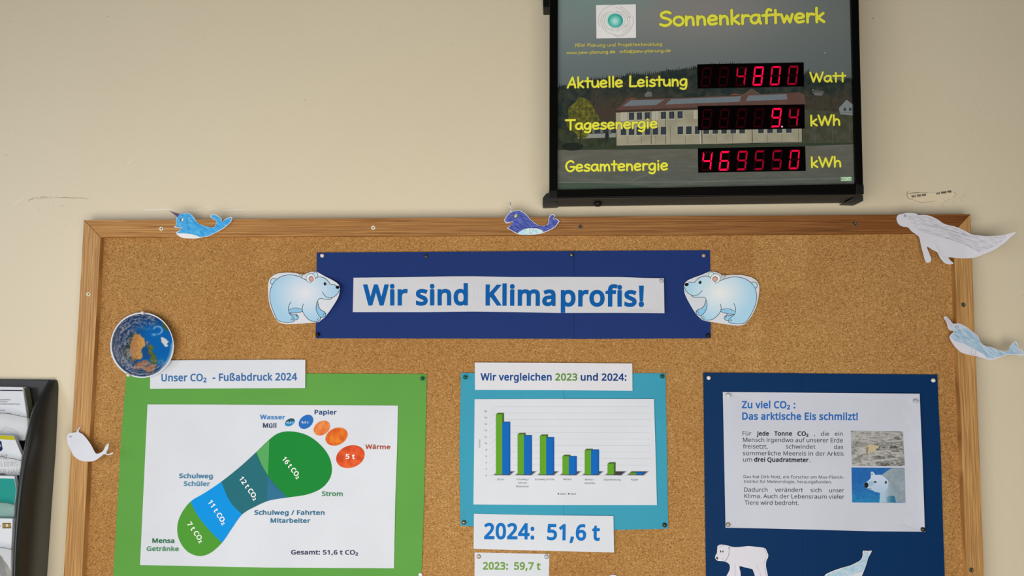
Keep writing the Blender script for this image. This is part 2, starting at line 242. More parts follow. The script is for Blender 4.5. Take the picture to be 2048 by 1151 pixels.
'w': (630, [[346,243,336,276,328,308,321,335,316,357,313,357,308,335,302,307,294,275,284,242,207,1,127,1,9,431,82,431,141,201,153,154,163,109,169,73,172,73,178,97,185,128,193,160,201,188,277,431,354,431,428,188,440,149,451,109,457,74,460,74,466,108,477,153,489,201,549,431,621,431,502,1,419,1]]),
'x': (424, [[170,220,22,430,102,430,213,268,322,430,402,430,253,220,410,0,330,0,213,172,94,0,14,0]]),
'y': (409, [[1,430,76,430,169,185,184,144,196,105,205,68,209,68,224,121,245,186,333,430,409,430,224,-59,207,-97,188,-130,165,-156,138,-176,106,-188,67,-192,34,-190,9,-186,9,-130,30,-133,56,-135,79,-132,99,-126,116,-114,130,-99,152,-59,174,-2]]),
'z': (377, [[346,0,31,0,31,47,262,375,45,375,45,430,340,430,340,377,112,55,346,55]]),
'ä': (450, [[231,437,279,433,318,422,347,403,368,375,381,338,385,293,385,0,334,0,320,61,317,61,279,22,258,9,234,-1,172,-8,136,-5,103,6,75,23,55,48,41,80,37,119,43,159,59,192,87,219,127,238,179,251,243,257,316,259,316,285,310,330,293,359,265,375,227,380,194,378,163,370,106,347,84,400,151,426,177,432,204,436], [252,208,204,203,167,195,141,182,118,155,110,119,115,87,132,66,157,53,188,49,223,52,253,62,279,79,299,103,311,134,315,172,315,210], [113,546,116,564,124,576,137,583,151,585,165,583,177,576,186,564,188,546,186,529,177,516,165,509,151,506,137,509,124,516,116,529], [264,546,267,564,275,576,287,583,301,585,315,583,327,576,336,564,338,546,336,529,327,516,315,509,301,506,287,509,275,516,267,529]]),
'ö': (485, [[442,216,440,181,436,150,428,121,417,95,404,71,388,51,359,25,324,7,299,-1,271,-6,241,-8,200,-4,163,7,129,25,100,51,84,71,70,95,59,121,51,150,46,181,44,216,47,261,55,301,68,336,87,367,110,392,137,412,169,426,204,435,244,438,281,435,316,426,347,412,374,392,398,367,417,336,431,301,439,261], [117,216,119,184,123,154,130,128,147,95,172,71,203,56,243,51,282,56,314,71,339,95,356,128,363,154,367,184,369,216,367,248,363,277,355,303,338,335,314,359,282,374,242,379,202,374,171,359,147,335,130,303,120,263], [131,546,134,564,142,576,154,583,168,585,183,583,195,576,203,564,206,546,203,529,195,516,183,509,168,506,154,509,142,516,134,529], [281,546,284,564,292,576,304,583,318,585,333,583,345,576,353,564,356,546,353,529,345,516,333,509,318,506,304,509,292,516,284,529]]),
'ü': (495, [[427,430,427,0,370,0,359,57,356,57,340,36,321,20,273,-1,220,-8,187,-6,159,-1,134,8,103,29,81,59,71,85,65,114,63,148,63,430,135,430,135,153,137,122,145,96,158,76,188,57,230,51,273,55,306,69,330,91,345,121,352,146,356,175,357,206,357,430], [136,546,138,564,147,576,159,583,173,585,187,583,200,576,208,564,211,546,208,529,200,516,187,509,173,506,159,509,147,516,138,529], [286,546,289,564,297,576,309,583,323,585,337,583,350,576,358,564,361,546,358,529,350,516,337,509,323,506,309,509,297,516,289,529]]),
'ß': (506, [[419,495,416,469,407,447,379,411,346,383,318,357,309,344,306,330,312,311,332,291,377,259,427,221,445,200,459,178,467,153,470,123,465,81,451,48,429,23,399,6,362,-5,321,-8,254,-1,204,19,204,83,237,67,276,54,318,49,356,54,382,67,396,89,401,118,394,152,371,181,326,214,273,253,246,288,238,326,241,349,249,369,276,400,309,426,336,454,345,471,347,491,340,520,319,540,286,551,245,555,193,547,171,537,154,521,142,499,139,468,139,0,68,0,68,468,71,502,78,530,91,554,119,581,155,599,183,607,213,612,245,613,279,612,309,608,336,600,371,584,397,561,413,531]]),
}
GD = {k: (a / 1000, [[(c[i] / 1000, c[i + 1] / 1000) for i in range(0, len(c), 2)] for c in q]) for k, (a, q) in GD.items()}
two = GD['2']
GD['₂'] = (two[0] * .66, [[(x * .62, y * .62 - .10) for x, y in c] for c in two[1]])
GD[' '] = (.208, []); CAPH = .573
GM, FC = {}, {}
def area2(c): return sum(c[i - 1][0] * c[i][1] - c[i][0] * c[i - 1][1] for i in range(len(c)))
def winding(x, y, cs):
    w_ = 0
    for c in cs:
        for i in range(len(c)):
            (xa, ya), (xb, yb) = c[i - 1], c[i]
            if (ya <= y) != (yb <= y):
                if xa + (y - ya) / (yb - ya) * (xb - xa) > x: w_ += 1 if yb > ya else -1
    return w_
def glyph(ch, off):
    if (ch, off) in GM: return GM[ch, off]
    cs = GD[ch][1]; big = max(cs, key=lambda c: abs(area2(c))); sg = 1 if area2(big) > 0 else -1
    out = []
    for c in cs:
        n = len(c); q = []
        for i in range(n):
            a, p, b = c[i - 1], c[i], c[(i + 1) % n]
            d1 = Vector((p[0] - a[0], p[1] - a[1])).normalized(); d2 = Vector((b[0] - p[0], b[1] - p[1])).normalized()
            m_ = Vector((d1.y + d2.y, -d1.x - d2.x)) * sg
            m_ = m_.normalized() if m_.length > 1e-6 else Vector((d1.y, -d1.x)) * sg
            k = 1 / max(.6, abs(m_.x * d1.y - m_.y * d1.x))
            q.append((p[0] + m_.x * off * k, p[1] + m_.y * off * k))
        out.append(q)
    V, E_ = [], []
    for q in out:
        n0 = len(V); V += [Vector(p) for p in q]; E_ += [(n0 + i, n0 + (i + 1) % len(q)) for i in range(len(q))]
    v, e, f, *_ = delaunay_2d_cdt(V, E_, [], 0, 1e-6)
    f = [list(t_) for t_ in f if winding(sum(v[i].x for i in t_) / 3, sum(v[i].y for i in t_) / 3, out) != 0]
    GM[ch, off] = ([tuple(p) for p in v], f)
    return GM[ch, off]
def glyphs(s, off):
    k = (s, off)
    if k not in FC:
        V, Fc, X = [], [], 0
        for ch in s:
            if GD[ch][1]:
                v, f = glyph(ch, off); n = len(V); V += [(x + X, y) for x, y in v]; Fc += [[i + n for i in q] for q in f]
            X += GD[ch][0] + off * .9
        FC[k] = (V, Fc)
    return FC[k]
def aa(cx, cy, rx, ry, a0=0, a1=360, n=14):
    return [(cx + rx * math.cos(math.radians(a0 + (a1 - a0) * i / n)), cy + ry * math.sin(math.radians(a0 + (a1 - a0) * i / n))) for i in range(n + 1)]
def sp(*p): return smooth(list(p), 5, False)
BOWL = sp((.47, .54), (.3, .63), (.08, .48), (.05, .2), (.2, .02), (.38, .1), (.47, .36))
HUMP = sp((.08, .35), (.25, .58), (.42, .5), (.46, .25), (.47, 0))
DOT = lambda x, y: [(x - .01, y), (x + .01, y)]
CG = {
 'S': (.72, [sp((.58, .9), (.36, 1), (.1, .86), (.13, .62), (.4, .5), (.6, .33), (.5, .08), (.25, 0), (.03, .1))]),
 'o': (.64, [aa(.3, .31, .26, .31)]), 'a': (.66, [BOWL, [(.49, .6), (.5, .2), (.57, 0)]]),
 'c': (.56, [sp((.46, .5), (.3, .62), (.1, .5), (.04, .28), (.15, .05), (.3, 0), (.47, .08))]),
 'd': (.66, [BOWL, [(.5, 1), (.5, 0)]]),
 'e': (.62, [sp((.06, .32), (.3, .33), (.49, .4), (.42, .58), (.22, .63), (.06, .45), (.05, .2), (.2, .01), (.48, .08))]),
 'f': (.5, [sp((.48, .93), (.34, 1), (.24, .8), (.22, .4), (.22, 0)), [(.02, .56), (.44, .58)]]),
 'g': (.64, [BOWL, sp((.49, .58), (.5, .1), (.42, -.25), (.25, -.33), (.05, -.24))]),
 'h': (.64, [[(.08, 1), (.08, 0)], HUMP]), 'i': (.28, [[(.1, .6), (.1, 0)], DOT(.1, .86)]),
 'j': (.36, [sp((.2, .6), (.22, 0), (.15, -.25), (-.02, -.3)), DOT(.2, .86)]),
 'k': (.58, [[(.08, 1), (.08, 0)], [(.44, .62), (.1, .28)], [(.14, .32), (.47, 0)]]), 'l': (.27, [[(.1, 1), (.1, 0)]]),
 'm': (.9, [[(.08, .62), (.08, 0)], sp((.08, .35), (.22, .58), (.36, .5), (.4, 0)), sp((.4, .35), (.54, .58), (.7, .5), (.75, 0))]),
 'n': (.62, [[(.08, .62), (.08, 0)], HUMP]),
 'p': (.62, [[(.08, .6), (.08, -.35)], sp((.08, .45), (.28, .62), (.5, .45), (.48, .15), (.28, 0), (.1, .1))]),
 'r': (.5, [[(.08, .62), (.08, 0)], sp((.08, .35), (.22, .58), (.43, .56))]),
 's': (.54, [sp((.43, .55), (.25, .63), (.08, .5), (.2, .35), (.4, .25), (.38, .06), (.2, 0), (.03, .06))]),
 't': (.5, [[(.22, .92), (.22, 0)], [(.02, .6), (.43, .6)]]),
 'u': (.64, [sp((.06, .6), (.07, .2), (.2, .02), (.4, .1), (.47, .3)), [(.48, .6), (.52, 0)]]),
 'w': (.76, [[(.04, .6), (.18, .03), (.34, .5), (.5, .03), (.64, .6)]]),
 'A': (.74, [[(.02, 0), (.4, 1), (.6, 0)], [(.14, .3), (.57, .32)]]), 'L': (.62, [[(.1, 1), (.06, .02), (.54, .03)]]),
 'T': (.72, [[(0, .97), (.7, .97)], [(.36, .97), (.34, 0)]]),
 'G': (.78, [sp((.6, .86), (.4, 1), (.12, .8), (.04, .4), (.2, .05), (.45, .02), (.62, .2), (.64, .42)), [(.38, .42), (.7, .42)]]),
 'W': (1.04, [[(.02, 1), (.25, .02), (.48, .88), (.7, .02), (.96, 1)]]),
 'P': (.58, [[(.08, .95), (.08, 0)], sp((.08, .95), (.35, .95), (.5, .75), (.35, .5), (.1, .45))]),
 'E': (.68, [[(.55, .97), (.08, .97), (.08, .02), (.56, .02)], [(.08, .5), (.48, .5)]]),
 '@': (1.0, [aa(.45, .35, .42, .45, 20, 330), aa(.45, .35, .18, .2)]), '-': (.45, [[(.06, .32), (.34, .32)]]),
 '.': (.26, [DOT(.1, .02)]), ' ': (.42, [])}

class Art:
    """flat print in one mesh: polygons, strokes and letters with a colour each, laid a hair above a surface"""
    def __init__(s, dfn, base=0.00016, k=K):
        s.K = k
        s.d = dfn if callable(dfn) else const(dfn); s.b = base; s.k = 0; s.v = []; s.f = []; s.c = []
    def add(s, pts, faces, c, z=0):
        n = len(s.v); s.k += 1; e_ = s.b + z * 0.00004 + (s.k % 12) * 0.000003
        for p in pts: s.v.append(P(p[0], p[1], s.d(p[0], p[1]) + e_))
        s.c += [c] * len(pts) if not callable(c) else [c(*p) for p in pts]
        s.f += [[i + n for i in f] for f in faces]
    def poly(s, pts, c, z=0):
        v, f = tri(pts); s.add(v, f, col(c, s.K), z)
    def fill(s, pts, fn, step, z=0):
        v, f = tri(pts, step); s.add(v, f, lambda x, y: col(fn(x, y), s.K), z)
    def quad(s, x0, y0, x1, y1, c, z=0): s.add([(x0, y0), (x1, y0), (x1, y1), (x0, y1)], [[0, 1, 2, 3]], col(c, s.K), z)
    def ell(s, cx, cy, rx, ry, c, rot=0, z=0): s.add(ell(cx, cy, rx, ry, rot), [list(range(28))], col(c, s.K), z)
    def stroke(s, pts, wd, c, z=0, cap=True):
        c = col(c, s.K); h = wd / 2
        n = len(pts); L = []; Rr = []
        for i in range(n):
            a = pts[max(0, i - 1)]; b = pts[min(n - 1, i + 1)]
            dx, dy = b[0] - a[0], b[1] - a[1]; l = math.hypot(dx, dy) or 1e-9
            nx, ny = -dy / l * h, dx / l * h
            if 0 < i < n - 1:      # mitre
                d1 = (pts[i][0] - a[0], pts[i][1] - a[1]); l1 = math.hypot(*d1) or 1e-9
                cosv = abs((-d1[1] / l1) * (-dy / l) + (d1[0] / l1) * (dx / l)); k = 1 / max(0.55, cosv); nx *= k; ny *= k
            L.append((pts[i][0] + nx, pts[i][1] + ny)); Rr.append((pts[i][0] - nx, pts[i][1] - ny))
        s.add(L + Rr, [[i, i + 1, n + i + 1, n + i] for i in range(n - 1)], c, z)
        if cap and wd > 0.9:
            for p in (pts[0], pts[-1]): s.add(ell(p[0], p[1], h, h, 0, 12), [list(range(12))], c, z)
    def text(s, t, x0, y0, x1, y1, cap, c, bold=0.018, z=0, up=None):
        v, f = glyphs(t, round(bold * .72, 4))
        mx0 = min(p[0] for p in v); mx1 = max(p[0] for p in v)
        L = math.hypot(x1 - x0, y1 - y0); ux, uy = (x1 - x0) / L, (y1 - y0) / L
        k = L / (mx1 - mx0); hy = cap / CAPH
        s.add([(x0 + ux * (p[0] - mx0) * k + uy * p[1] * hy, y0 + uy * (p[0] - mx0) * k - ux * p[1] * hy) for p in v], f, col(c, s.K), z)
    def comic(s, t, x0, y0, x1, y1, cap, wd, c, z=0):
        """rounded handwriting: the strokes of each letter are merged into one outline"""
        adv = sum(CG[ch][0] for ch in t) - 0.08
        L = math.hypot(x1 - x0, y1 - y0); ux, uy = (x1 - x0) / L, (y1 - y0) / L; k = L / adv; X = 0; h = wd / 2
        for ch in t:
            a, st = CG[ch]; polys = []
            for q in st:
                pts = [(x0 + ux * (X + p[0]) * k + uy * p[1] * cap, y0 + uy * (X + p[0]) * k - ux * p[1] * cap) for p in q]
                for i in range(len(pts) - 1):
                    (ax, ay), (bx, by) = pts[i], pts[i + 1]; d = math.hypot(bx - ax, by - ay) or 1e-9
                    n1, n2 = -(by - ay) / d * h, (bx - ax) / d * h
                    polys.append([(ax + n1, ay + n2), (bx + n1, by + n2), (bx - n1, by - n2), (ax - n1, ay - n2)])
                for i, p in enumerate(pts): polys.append(ell(p[0], p[1], h, h, 7 * i, 14 if i in (0, len(pts) - 1) else 8))
            if polys:
                V, E_ = [], []
                for q in polys:
                    n0 = len(V); V += [Vector(p) for p in q]; E_ += [(n0 + i, n0 + (i + 1) % len(q)) for i in range(len(q))]
                v, e, f, *_ = delaunay_2d_cdt(V, E_, [], 0, 1e-4)
                f = [list(t_) for t_ in f if any(inside(sum(v[i].x for i in t_) / 3, sum(v[i].y for i in t_) / 3, q) for q in polys)]
                s.add([tuple(p) for p in v], f, col(c, s.K), z)
            X += a
    def build(s, name, parent, mat=None, label=None):
        o = mesh(name, s.v, s.f, mat or M['print'], parent, cols=s.c, front=True)
        if label: o['label'] = label
        return o

# ---------------------------------------------------------------- materials
M = {}
def newmat(name, base=(.8, .8, .8), rough=.5, metal=0, spec=.5):
    m = bpy.data.materials.new(name); m.use_nodes = True; b = m.node_tree.nodes['Principled BSDF']
    b.inputs['Base Color'].default_value = tuple(base[:3]) + (1,); b.inputs['Roughness'].default_value = rough
    b.inputs['Metallic'].default_value = metal; b.inputs['Specular IOR Level'].default_value = spec
    M[name] = m; return m, m.node_tree, b
def nd(t, typ, **k):
    n = t.nodes.new(typ)
    for a, v in k.items():
        if a.startswith('i_'): n.inputs[a[2:].replace('_', ' ')].default_value = v
        else: setattr(n, a, v)
    return n
def bump(t, b, scale, dist, strength=1.0, stretch=(1, 1, 1), detail=3):
    tc = nd(t, 'ShaderNodeTexCoord'); mp = nd(t, 'ShaderNodeMapping'); mp.inputs['Scale'].default_value = stretch
    n = nd(t, 'ShaderNodeTexNoise', i_Scale=scale, i_Detail=detail); bp = nd(t, 'ShaderNodeBump', i_Distance=dist, i_Strength=strength)
    t.links.new(tc.outputs['Object'], mp.inputs['Vector']); t.links.new(mp.outputs[0], n.inputs['Vector'])
    t.links.new(n.outputs['Fac'], bp.inputs['Height'])
    if b.inputs['Normal'].is_linked:
        t.links.new(b.inputs['Normal'].links[0].from_socket, bp.inputs['Normal'])
    t.links.new(bp.outputs[0], b.inputs['Normal'])
def mottle(t, b, c0, c1, scale, stretch=(1, 1, 1), detail=4, lo=.35, hi=.65, rot=None):
    tc = nd(t, 'ShaderNodeTexCoord'); mp = nd(t, 'ShaderNodeMapping'); mp.inputs['Scale'].default_value = stretch
    n = nd(t, 'ShaderNodeTexNoise', i_Scale=scale, i_Detail=detail); r = nd(t, 'ShaderNodeValToRGB')
    r.color_ramp.elements[0].position = lo; r.color_ramp.elements[1].position = hi
    r.color_ramp.elements[0].color = c0; r.color_ramp.elements[1].color = c1
    t.links.new(tc.outputs['Object'], mp.inputs['Vector']); t.links.new(mp.outputs[0], n.inputs['Vector'])
    t.links.new(n.outputs['Fac'], r.inputs[0]); t.links.new(r.outputs[0], b.inputs['Base Color'])
    return r
# wall paint
_, t, b = newmat('wall_paint', rough=.42, spec=.5)
mottle(t, b, (.785, .695, .505, 1), (.80, .715, .53, 1), 2.2)
bump(t, b, 420, .0006, .35); bump(t, b, 60, .0012, .25, (1, 1, .6))
# print
_, t, b = newmat('print', rough=.55, spec=.07)
at = nd(t, 'ShaderNodeAttribute', attribute_name='Col'); t.links.new(at.outputs['Color'], b.inputs['Base Color'])
bump(t, b, 14, .003, .35)
_, t, b = newmat('print_flat', rough=.3, spec=.15)
at = nd(t, 'ShaderNodeAttribute', attribute_name='Col'); t.links.new(at.outputs['Color'], b.inputs['Base Color'])
def paper(name, c, rough=.55, wrink=.45, k=K):
    _, t, b = newmat(name, col(c, k), rough, spec=.12)
    mottle(t, b, col([v * .985 for v in c], k), col([min(255, v * 1.012) for v in c], k), 9)
    bump(t, b, 900, .0002, .3); bump(t, b, 11, .004, wrink, (1, 1, .6), 2)
paper('white_paper', (201, 206, 214)); paper('warm_paper', (205, 206, 213)); paper('grey_paper', (190, 194, 207)); paper('page_edge', (92, 96, 82)); paper('strip_paper', (193, 195, 201), .55, .9)
paper('green_card', (88, 149, 66), .6, .3); paper('cyan_card', (54, 146, 172), .6, .3)
paper('blue_card', (24, 48, 106), .6, .3); paper('navy_card', (0, 44, 88), .6, .3)
paper('pencil_white', (204, 208, 218), .6, .5); paper('pencil_grey', (206, 206, 216), .6, .5)
# cork
_, t, b = newmat('cork', rough=.85, spec=.2)
tc = nd(t, 'ShaderNodeTexCoord'); mp = nd(t, 'ShaderNodeMapping'); mp.inputs['Scale'].default_value = (.85, 1, 1.15)
t.links.new(tc.outputs['Object'], mp.inputs['Vector'])
n1 = nd(t, 'ShaderNodeTexNoise', i_Scale=620, i_Detail=3, i_Roughness=.6); t.links.new(mp.outputs[0], n1.inputs['Vector'])
r1 = nd(t, 'ShaderNodeValToRGB'); e = r1.color_ramp.elements
e[0].position = .27; e[0].color = col((96, 62, 28)); e[1].position = .76; e[1].color = col((214, 180, 126))
e2 = e.new(.42); e2.color = col((154, 113, 62)); e3 = e.new(.58); e3.color = col((172, 131, 78))
t.links.new(n1.outputs['Fac'], r1.inputs[0])
n2 = nd(t, 'ShaderNodeTexVoronoi', i_Scale=170); n2.feature = 'F1'; t.links.new(mp.outputs[0], n2.inputs['Vector'])
r2 = nd(t, 'ShaderNodeValToRGB'); r2.color_ramp.elements[0].position = .07; r2.color_ramp.elements[1].position = .15
r2.color_ramp.elements[0].color = (.28, .2, .13, 1); r2.color_ramp.elements[1].color = (1, 1, 1, 1)
t.links.new(n2.outputs['Distance'], r2.inputs[0])
n3 = nd(t, 'ShaderNodeTexNoise', i_Scale=3.5, i_Detail=3); t.links.new(tc.outputs['Object'], n3.inputs['Vector'])
r3 = nd(t, 'ShaderNodeValToRGB'); r3.color_ramp.elements[0].position = .35; r3.color_ramp.elements[1].position = .65
r3.color_ramp.elements[0].color = (.88, .81, .74, 1); r3.color_ramp.elements[1].color = (1, 1, 1, 1); t.links.new(n3.outputs['Fac'], r3.inputs[0])
m1 = nd(t, 'ShaderNodeMixRGB', blend_type='MULTIPLY'); m1.inputs[0].default_value = .8
t.links.new(r1.outputs[0], m1.inputs[1]); t.links.new(r2.outputs[0], m1.inputs[2])
m2 = nd(t, 'ShaderNodeMixRGB', blend_type='MULTIPLY'); m2.inputs[0].default_value = 1
t.links.new(m1.outputs[0], m2.inputs[1]); t.links.new(r3.outputs[0], m2.inputs[2])
at = nd(t, 'ShaderNodeAttribute', attribute_name='Col')
m3 = nd(t, 'ShaderNodeMixRGB', blend_type='MULTIPLY'); m3.inputs[0].default_value = 1
t.links.new(m2.outputs[0], m3.inputs[1]); t.links.new(at.outputs['Color'], m3.inputs[2]); t.links.new(m3.outputs[0], b.inputs['Base Color'])
bump(t, b, 500, .0005, .35)
# wood: growth lines run along the rail
def wood(name, horiz, c0, c1, c2, grad=None):
    _, t, b = newmat(name, rough=.5, spec=.4)
    tc = nd(t, 'ShaderNodeTexCoord'); mp = nd(t, 'ShaderNodeMapping')
    mp.inputs['Scale'].default_value = (.35, 1, 24) if horiz else (24, 1, .35)
    t.links.new(tc.outputs['Object'], mp.inputs['Vector'])
    n = nd(t, 'ShaderNodeTexNoise', i_Scale=16, i_Detail=1.5, i_Distortion=.12); t.links.new(mp.outputs[0], n.inputs['Vector'])
    r = nd(t, 'ShaderNodeValToRGB'); e = r.color_ramp.elements
    e[0].position = .33; e[0].color = col(c1); e[1].position = .68; e[1].color = col(c1)
    for p_, c_ in ((.40, c0), (.46, c1), (.54, c2), (.60, tuple((c0[i] + c1[i]) / 2 for i in range(3)))): q = e.new(p_); q.color = col(c_)
    t.links.new(n.outputs['Fac'], r.inputs[0])
    n2 = nd(t, 'ShaderNodeTexNoise', i_Scale=30, i_Detail=3); t.links.new(mp.outputs[0], n2.inputs['Vector'])
    mx = nd(t, 'ShaderNodeMixRGB', blend_type='OVERLAY'); mx.inputs[0].default_value = .25
    t.links.new(r.outputs[0], mx.inputs[1]); t.links.new(n2.outputs['Fac'], mx.inputs[2])
    out = mx.outputs[0]
    if grad:   # the colour of this rail darkens along its length
        sx = nd(t, 'ShaderNodeSeparateXYZ'); t.links.new(tc.outputs['Object'], sx.inputs[0])
        mr = nd(t, 'ShaderNodeMapRange'); mr.inputs['From Min'].default_value = -.55; mr.inputs['From Max'].default_value = .65
        t.links.new(sx.outputs['X'], mr.inputs['Value'])
        mg = nd(t, 'ShaderNodeMixRGB', blend_type='MULTIPLY'); t.links.new(mr.outputs[0], mg.inputs[0])
        t.links.new(out, mg.inputs[1]); mg.inputs[2].default_value = grad; out = mg.outputs[0]
    t.links.new(out, b.inputs['Base Color']); bump(t, b, 40, .0004, .4, (1, 1, 18) if horiz else (18, 1, 1))
wood('pine_across', True, (132, 86, 36), (166, 117, 58), (182, 136, 78), (.42, .28, .13, 1))
wood('pine_upright', False, (142, 100, 52), (172, 128, 74), (190, 148, 92))
newmat('joint', (.04, .025, .012), .9)
newmat('black_frame', (.0025, .0025, .0022), .3, spec=.12); newmat('black_plastic', (.009, .009, .008), .4, spec=.2)
newmat('grey_plastic', (.025, .025, .022), .5, spec=.3); newmat('underside', (.05, .047, .038), .6, spec=.2)
_, t, b = newmat('rack_plastic', (.018, .019, .019), .34, spec=.5); bump(t, b, 900, .0002, .25)
newmat('brass_screw', (.86, .82, .62), .35, .1); newmat('dark_screw', (.16, .13, .08), .45, .7); newmat('hole', (.01, .01, .01), .8)
newmat('led_back', (.0015, .0005, .0008), .2, spec=.06)
def emit(name, c, s):
    m, t, b = newmat(name, (.012, 0, .001), .5, spec=.05); b.inputs['Emission Color'].default_value = c + (1,); b.inputs['Emission Strength'].default_value = s
for i, s in enumerate((1.25, .75, .46, .27)): emit('led_%d' % i, (1.0, .004, .055), s)
emit('led_ghost', (.5, .0, .02), .018); emit('led_dot', (1, .35, .5), .9)
for nme, c, r, mt in (('pin_pearl', (225, 222, 215), .25, 0), ('pin_beige', (176, 160, 140), .3, .3), ('pin_black', (16, 16, 20), .2, 0),
    ('pin_grey', (60, 60, 62), .4, .5), ('pin_steel', (140, 128, 100), .22, .9), ('pin_green', (10, 88, 66), .22, 0), ('pin_bronze', (84, 72, 62), .25, .8)):
    newmat(nme, col(c, .9), r, mt)
m, t, b = newmat('pin_clear', (.85, .87, .88), .12); b.inputs['Transmission Weight'].default_value = .55
m, t, b = newmat('acrylic', (.95, .97, .97), .08); b.inputs['Alpha'].default_value = .16; b.inputs['Specular IOR Level'].default_value = .6
m, t, b = newmat('acrylic_edge', (.16, .2, .19), .25); b.inputs['Alpha'].default_value = .8
PR = M['print']

# ---------------------------------------------------------------- wall
vs = [(-2.6, 0, 0), (2.6, 0, 0), (2.6, 0, 3.1), (-2.6, 0, 3.1), (-2.6, .12, 0), (2.6, .12, 0), (2.6, .12, 3.1), (-2.6, .12, 3.1)]
wall = mesh('wall_back', vs, [[0, 1, 2, 3], [5, 4, 7, 6], [4, 0, 3, 7], [1, 5, 6, 2], [3, 2, 6, 7], [4, 5, 1, 0]], M['wall_paint'], at=(0, 0, 0))
tag(wall, kind='structure')
a = Art(0, .0001)    # scuffs and scratches
Z = z_of(0, 300, 3.596)
rnd = random.Random(3)
def scuff(pts, wd, c, n=16, jit=.8):
    q = smooth(pts, n // 4 + 1, False)
    i = 0
    while i < len(q) - 2:
        k = min(len(q) - 1, i + rnd.randint(2, 4))
        a.stroke([(x + rnd.uniform(-jit, jit) * .3, y + rnd.uniform(-jit, jit) * .5) for x, y in q[i:k + 1]], wd * rnd.uniform(.5, 1.3), c, 0, False); i = k + (rnd.random() < .25)
scuff(Z([(205, 362), (250, 342), (330, 336), (430, 340), (560, 341), (635, 352)]), .9, (150, 142, 126), 30)
scuff(Z([(215, 358), (300, 346), (420, 344), (590, 348)]), .7, (178, 168, 150), 24)
for x, y in ((382, 404), (283, 432), (447, 399), (50, 36), (474, 545)): a.ell(0 + x / 3.596, 300 + y / 3.596, .5, 1.4, (170, 160, 142), 15)
for p in ([(905, 115), (935, 90), (960, 68)], [(925, 72), (935, 65)], [(1030, 430), (1240, 425)], [(1300, 440), (1420, 432), (1560, 418), (1680, 402)], [(95, 384), (185, 345)],
          [(240, 862), (252, 845)], [(1440, 300), (1442, 294)], [(1480, 410), (1560, 404)], [(1600, 432), (1760, 426)]):
    scuff(Z(p), .8, (240, 234, 220), 12)
for i in range(90):
    x = rnd.uniform(10, 560); y = rnd.gauss(405, 22) if i < 45 else rnd.uniform(20, 740)
    if x > 170 and y > 432 or x > 1090: continue
    a.ell(x, y, rnd.uniform(.3, 1.0), .35, (232, 226, 212), rnd.uniform(-20, 20))
a.stroke([(760, 60), (764, 63)], .8, (185, 172, 150)); a.ell(1746, 37, 1.2, 1.2, (150, 132, 108)); a.ell(1690, 105, .8, .8, (170, 160, 140))
for x, y in ((215, 33), (20, 44), (610, 200), (905, 88), (1960, 220), (2046, 590)): a.ell(x, y, .8, 1.1, (165, 152, 130))
o = a.build('scuff', wall); o['label'] = 'grey and pale scuffs and scratches on the wall paint'
# torn remains of a printed tape under the paint
Z = z_of(1780, 370, 6.773)
tl = thing('torn_label', 'torn strip of printed tape on the wall above the large grey sea animal cutout', 'label', P(1863, 394, 0))
out = Z([(235, 92), (330, 100), (520, 102), (640, 106), (760, 100), (870, 94), (893, 128), (868, 172), (810, 178), (735, 208), (690, 216), (560, 222), (425, 238), (300, 200), (238, 176), (246, 140)])
sheet('tape', out, .0006, M['warm_paper'], tl, th=.0005); M['tape_paper'] = M['warm_paper']
a = Art(.0006)
a.fill(out, lambda x, y: (214, 201, 174), 30, 0)
a.text('992 700 000', *Z([(292, 168)])[0], *Z([(490, 143)])[0], 4.2, (34, 30, 26), .06, 2)
a.text('Art. 0992 700', *Z([(628, 128)])[0], *Z([(832, 98)])[0], 3.8, (34, 30, 26), .06, 2)
a.stroke(Z([(245, 116), (330, 104), (400, 101)]), .9, (60, 52, 42), 2)
a.stroke(Z([(236, 90), (228, 130), (246, 178), (310, 198)]), 1.2, (150, 138, 118), 2)
a.stroke(Z([(310, 200), (420, 236), (520, 226), (620, 214)]), .8, (150, 138, 118), 2)
a.stroke(Z([(400, 101), (470, 104), (520, 98)]), .7, (165, 152, 130), 2); a.stroke(Z([(870, 95), (893, 128), (850, 175)]), .7, (165, 152, 130), 2)
a.build('lettering', tl)
a = Art(0, .0001)
for p in ([(700, 250), (760, 210), (830, 180)], [(700, 255), (740, 310)], [(850, 215), (880, 255)], [(560, 238), (562, 252)], [(960, 200), (990, 210)], [(930, 170), (1000, 150), (1020, 100)]):
    a.stroke(Z(p), .7, (178, 166, 144))
o = a.build('scuff', wall)

# ---------------------------------------------------------------- cork board
DC, DF = .012, .022        # cork face and frame front
board = thing('cork_board', 'large cork pinboard in a pine frame covered with posters', 'pinboard', P(1050, 800, 0))
oTL, oTR, iTL, iTR = (168, 440), (1940.5, 428), (201, 474), (1906, 465)
oBL, oBR, iBL, iBR = (104, 1560), (1984, 1560), (144, 1515), (1948, 1515)
def lerp(p, q, t): return (p[0] + (q[0] - p[0]) * t, p[1] + (q[1] - p[1]) * t)
rails = []
for pts, mt in (([oTL, lerp(oTL, oTR, .5), oTR, iTR, (1480, 468.5), (1000, 469.8), iTL], 'pine_across'), ([oTL, iTL, iBL, oBL], 'pine_upright'),
                ([oTR, oBR, iBR, iTR], 'pine_upright'), ([oBL, iBL, iBR, oBR], 'pine_across')):
    cx = sum(p[0] for p in pts) / len(pts); cy = sum(p[1] for p in pts) / len(pts)
    q = [(x + (0.0), y) for x, y in pts]
    r_ = prism('frame_rail', q, 0, DF, M[mt], board); rails.append(r_)
# mitre joints as thin dark gaps
for p, q in ((oTL, iTL), (oTR, iTR)):
    aj = Art(DF, .00005); aj.stroke([p, q], .8, (60, 38, 18), 0, False); aj.build('mitre_joint', rails[0])
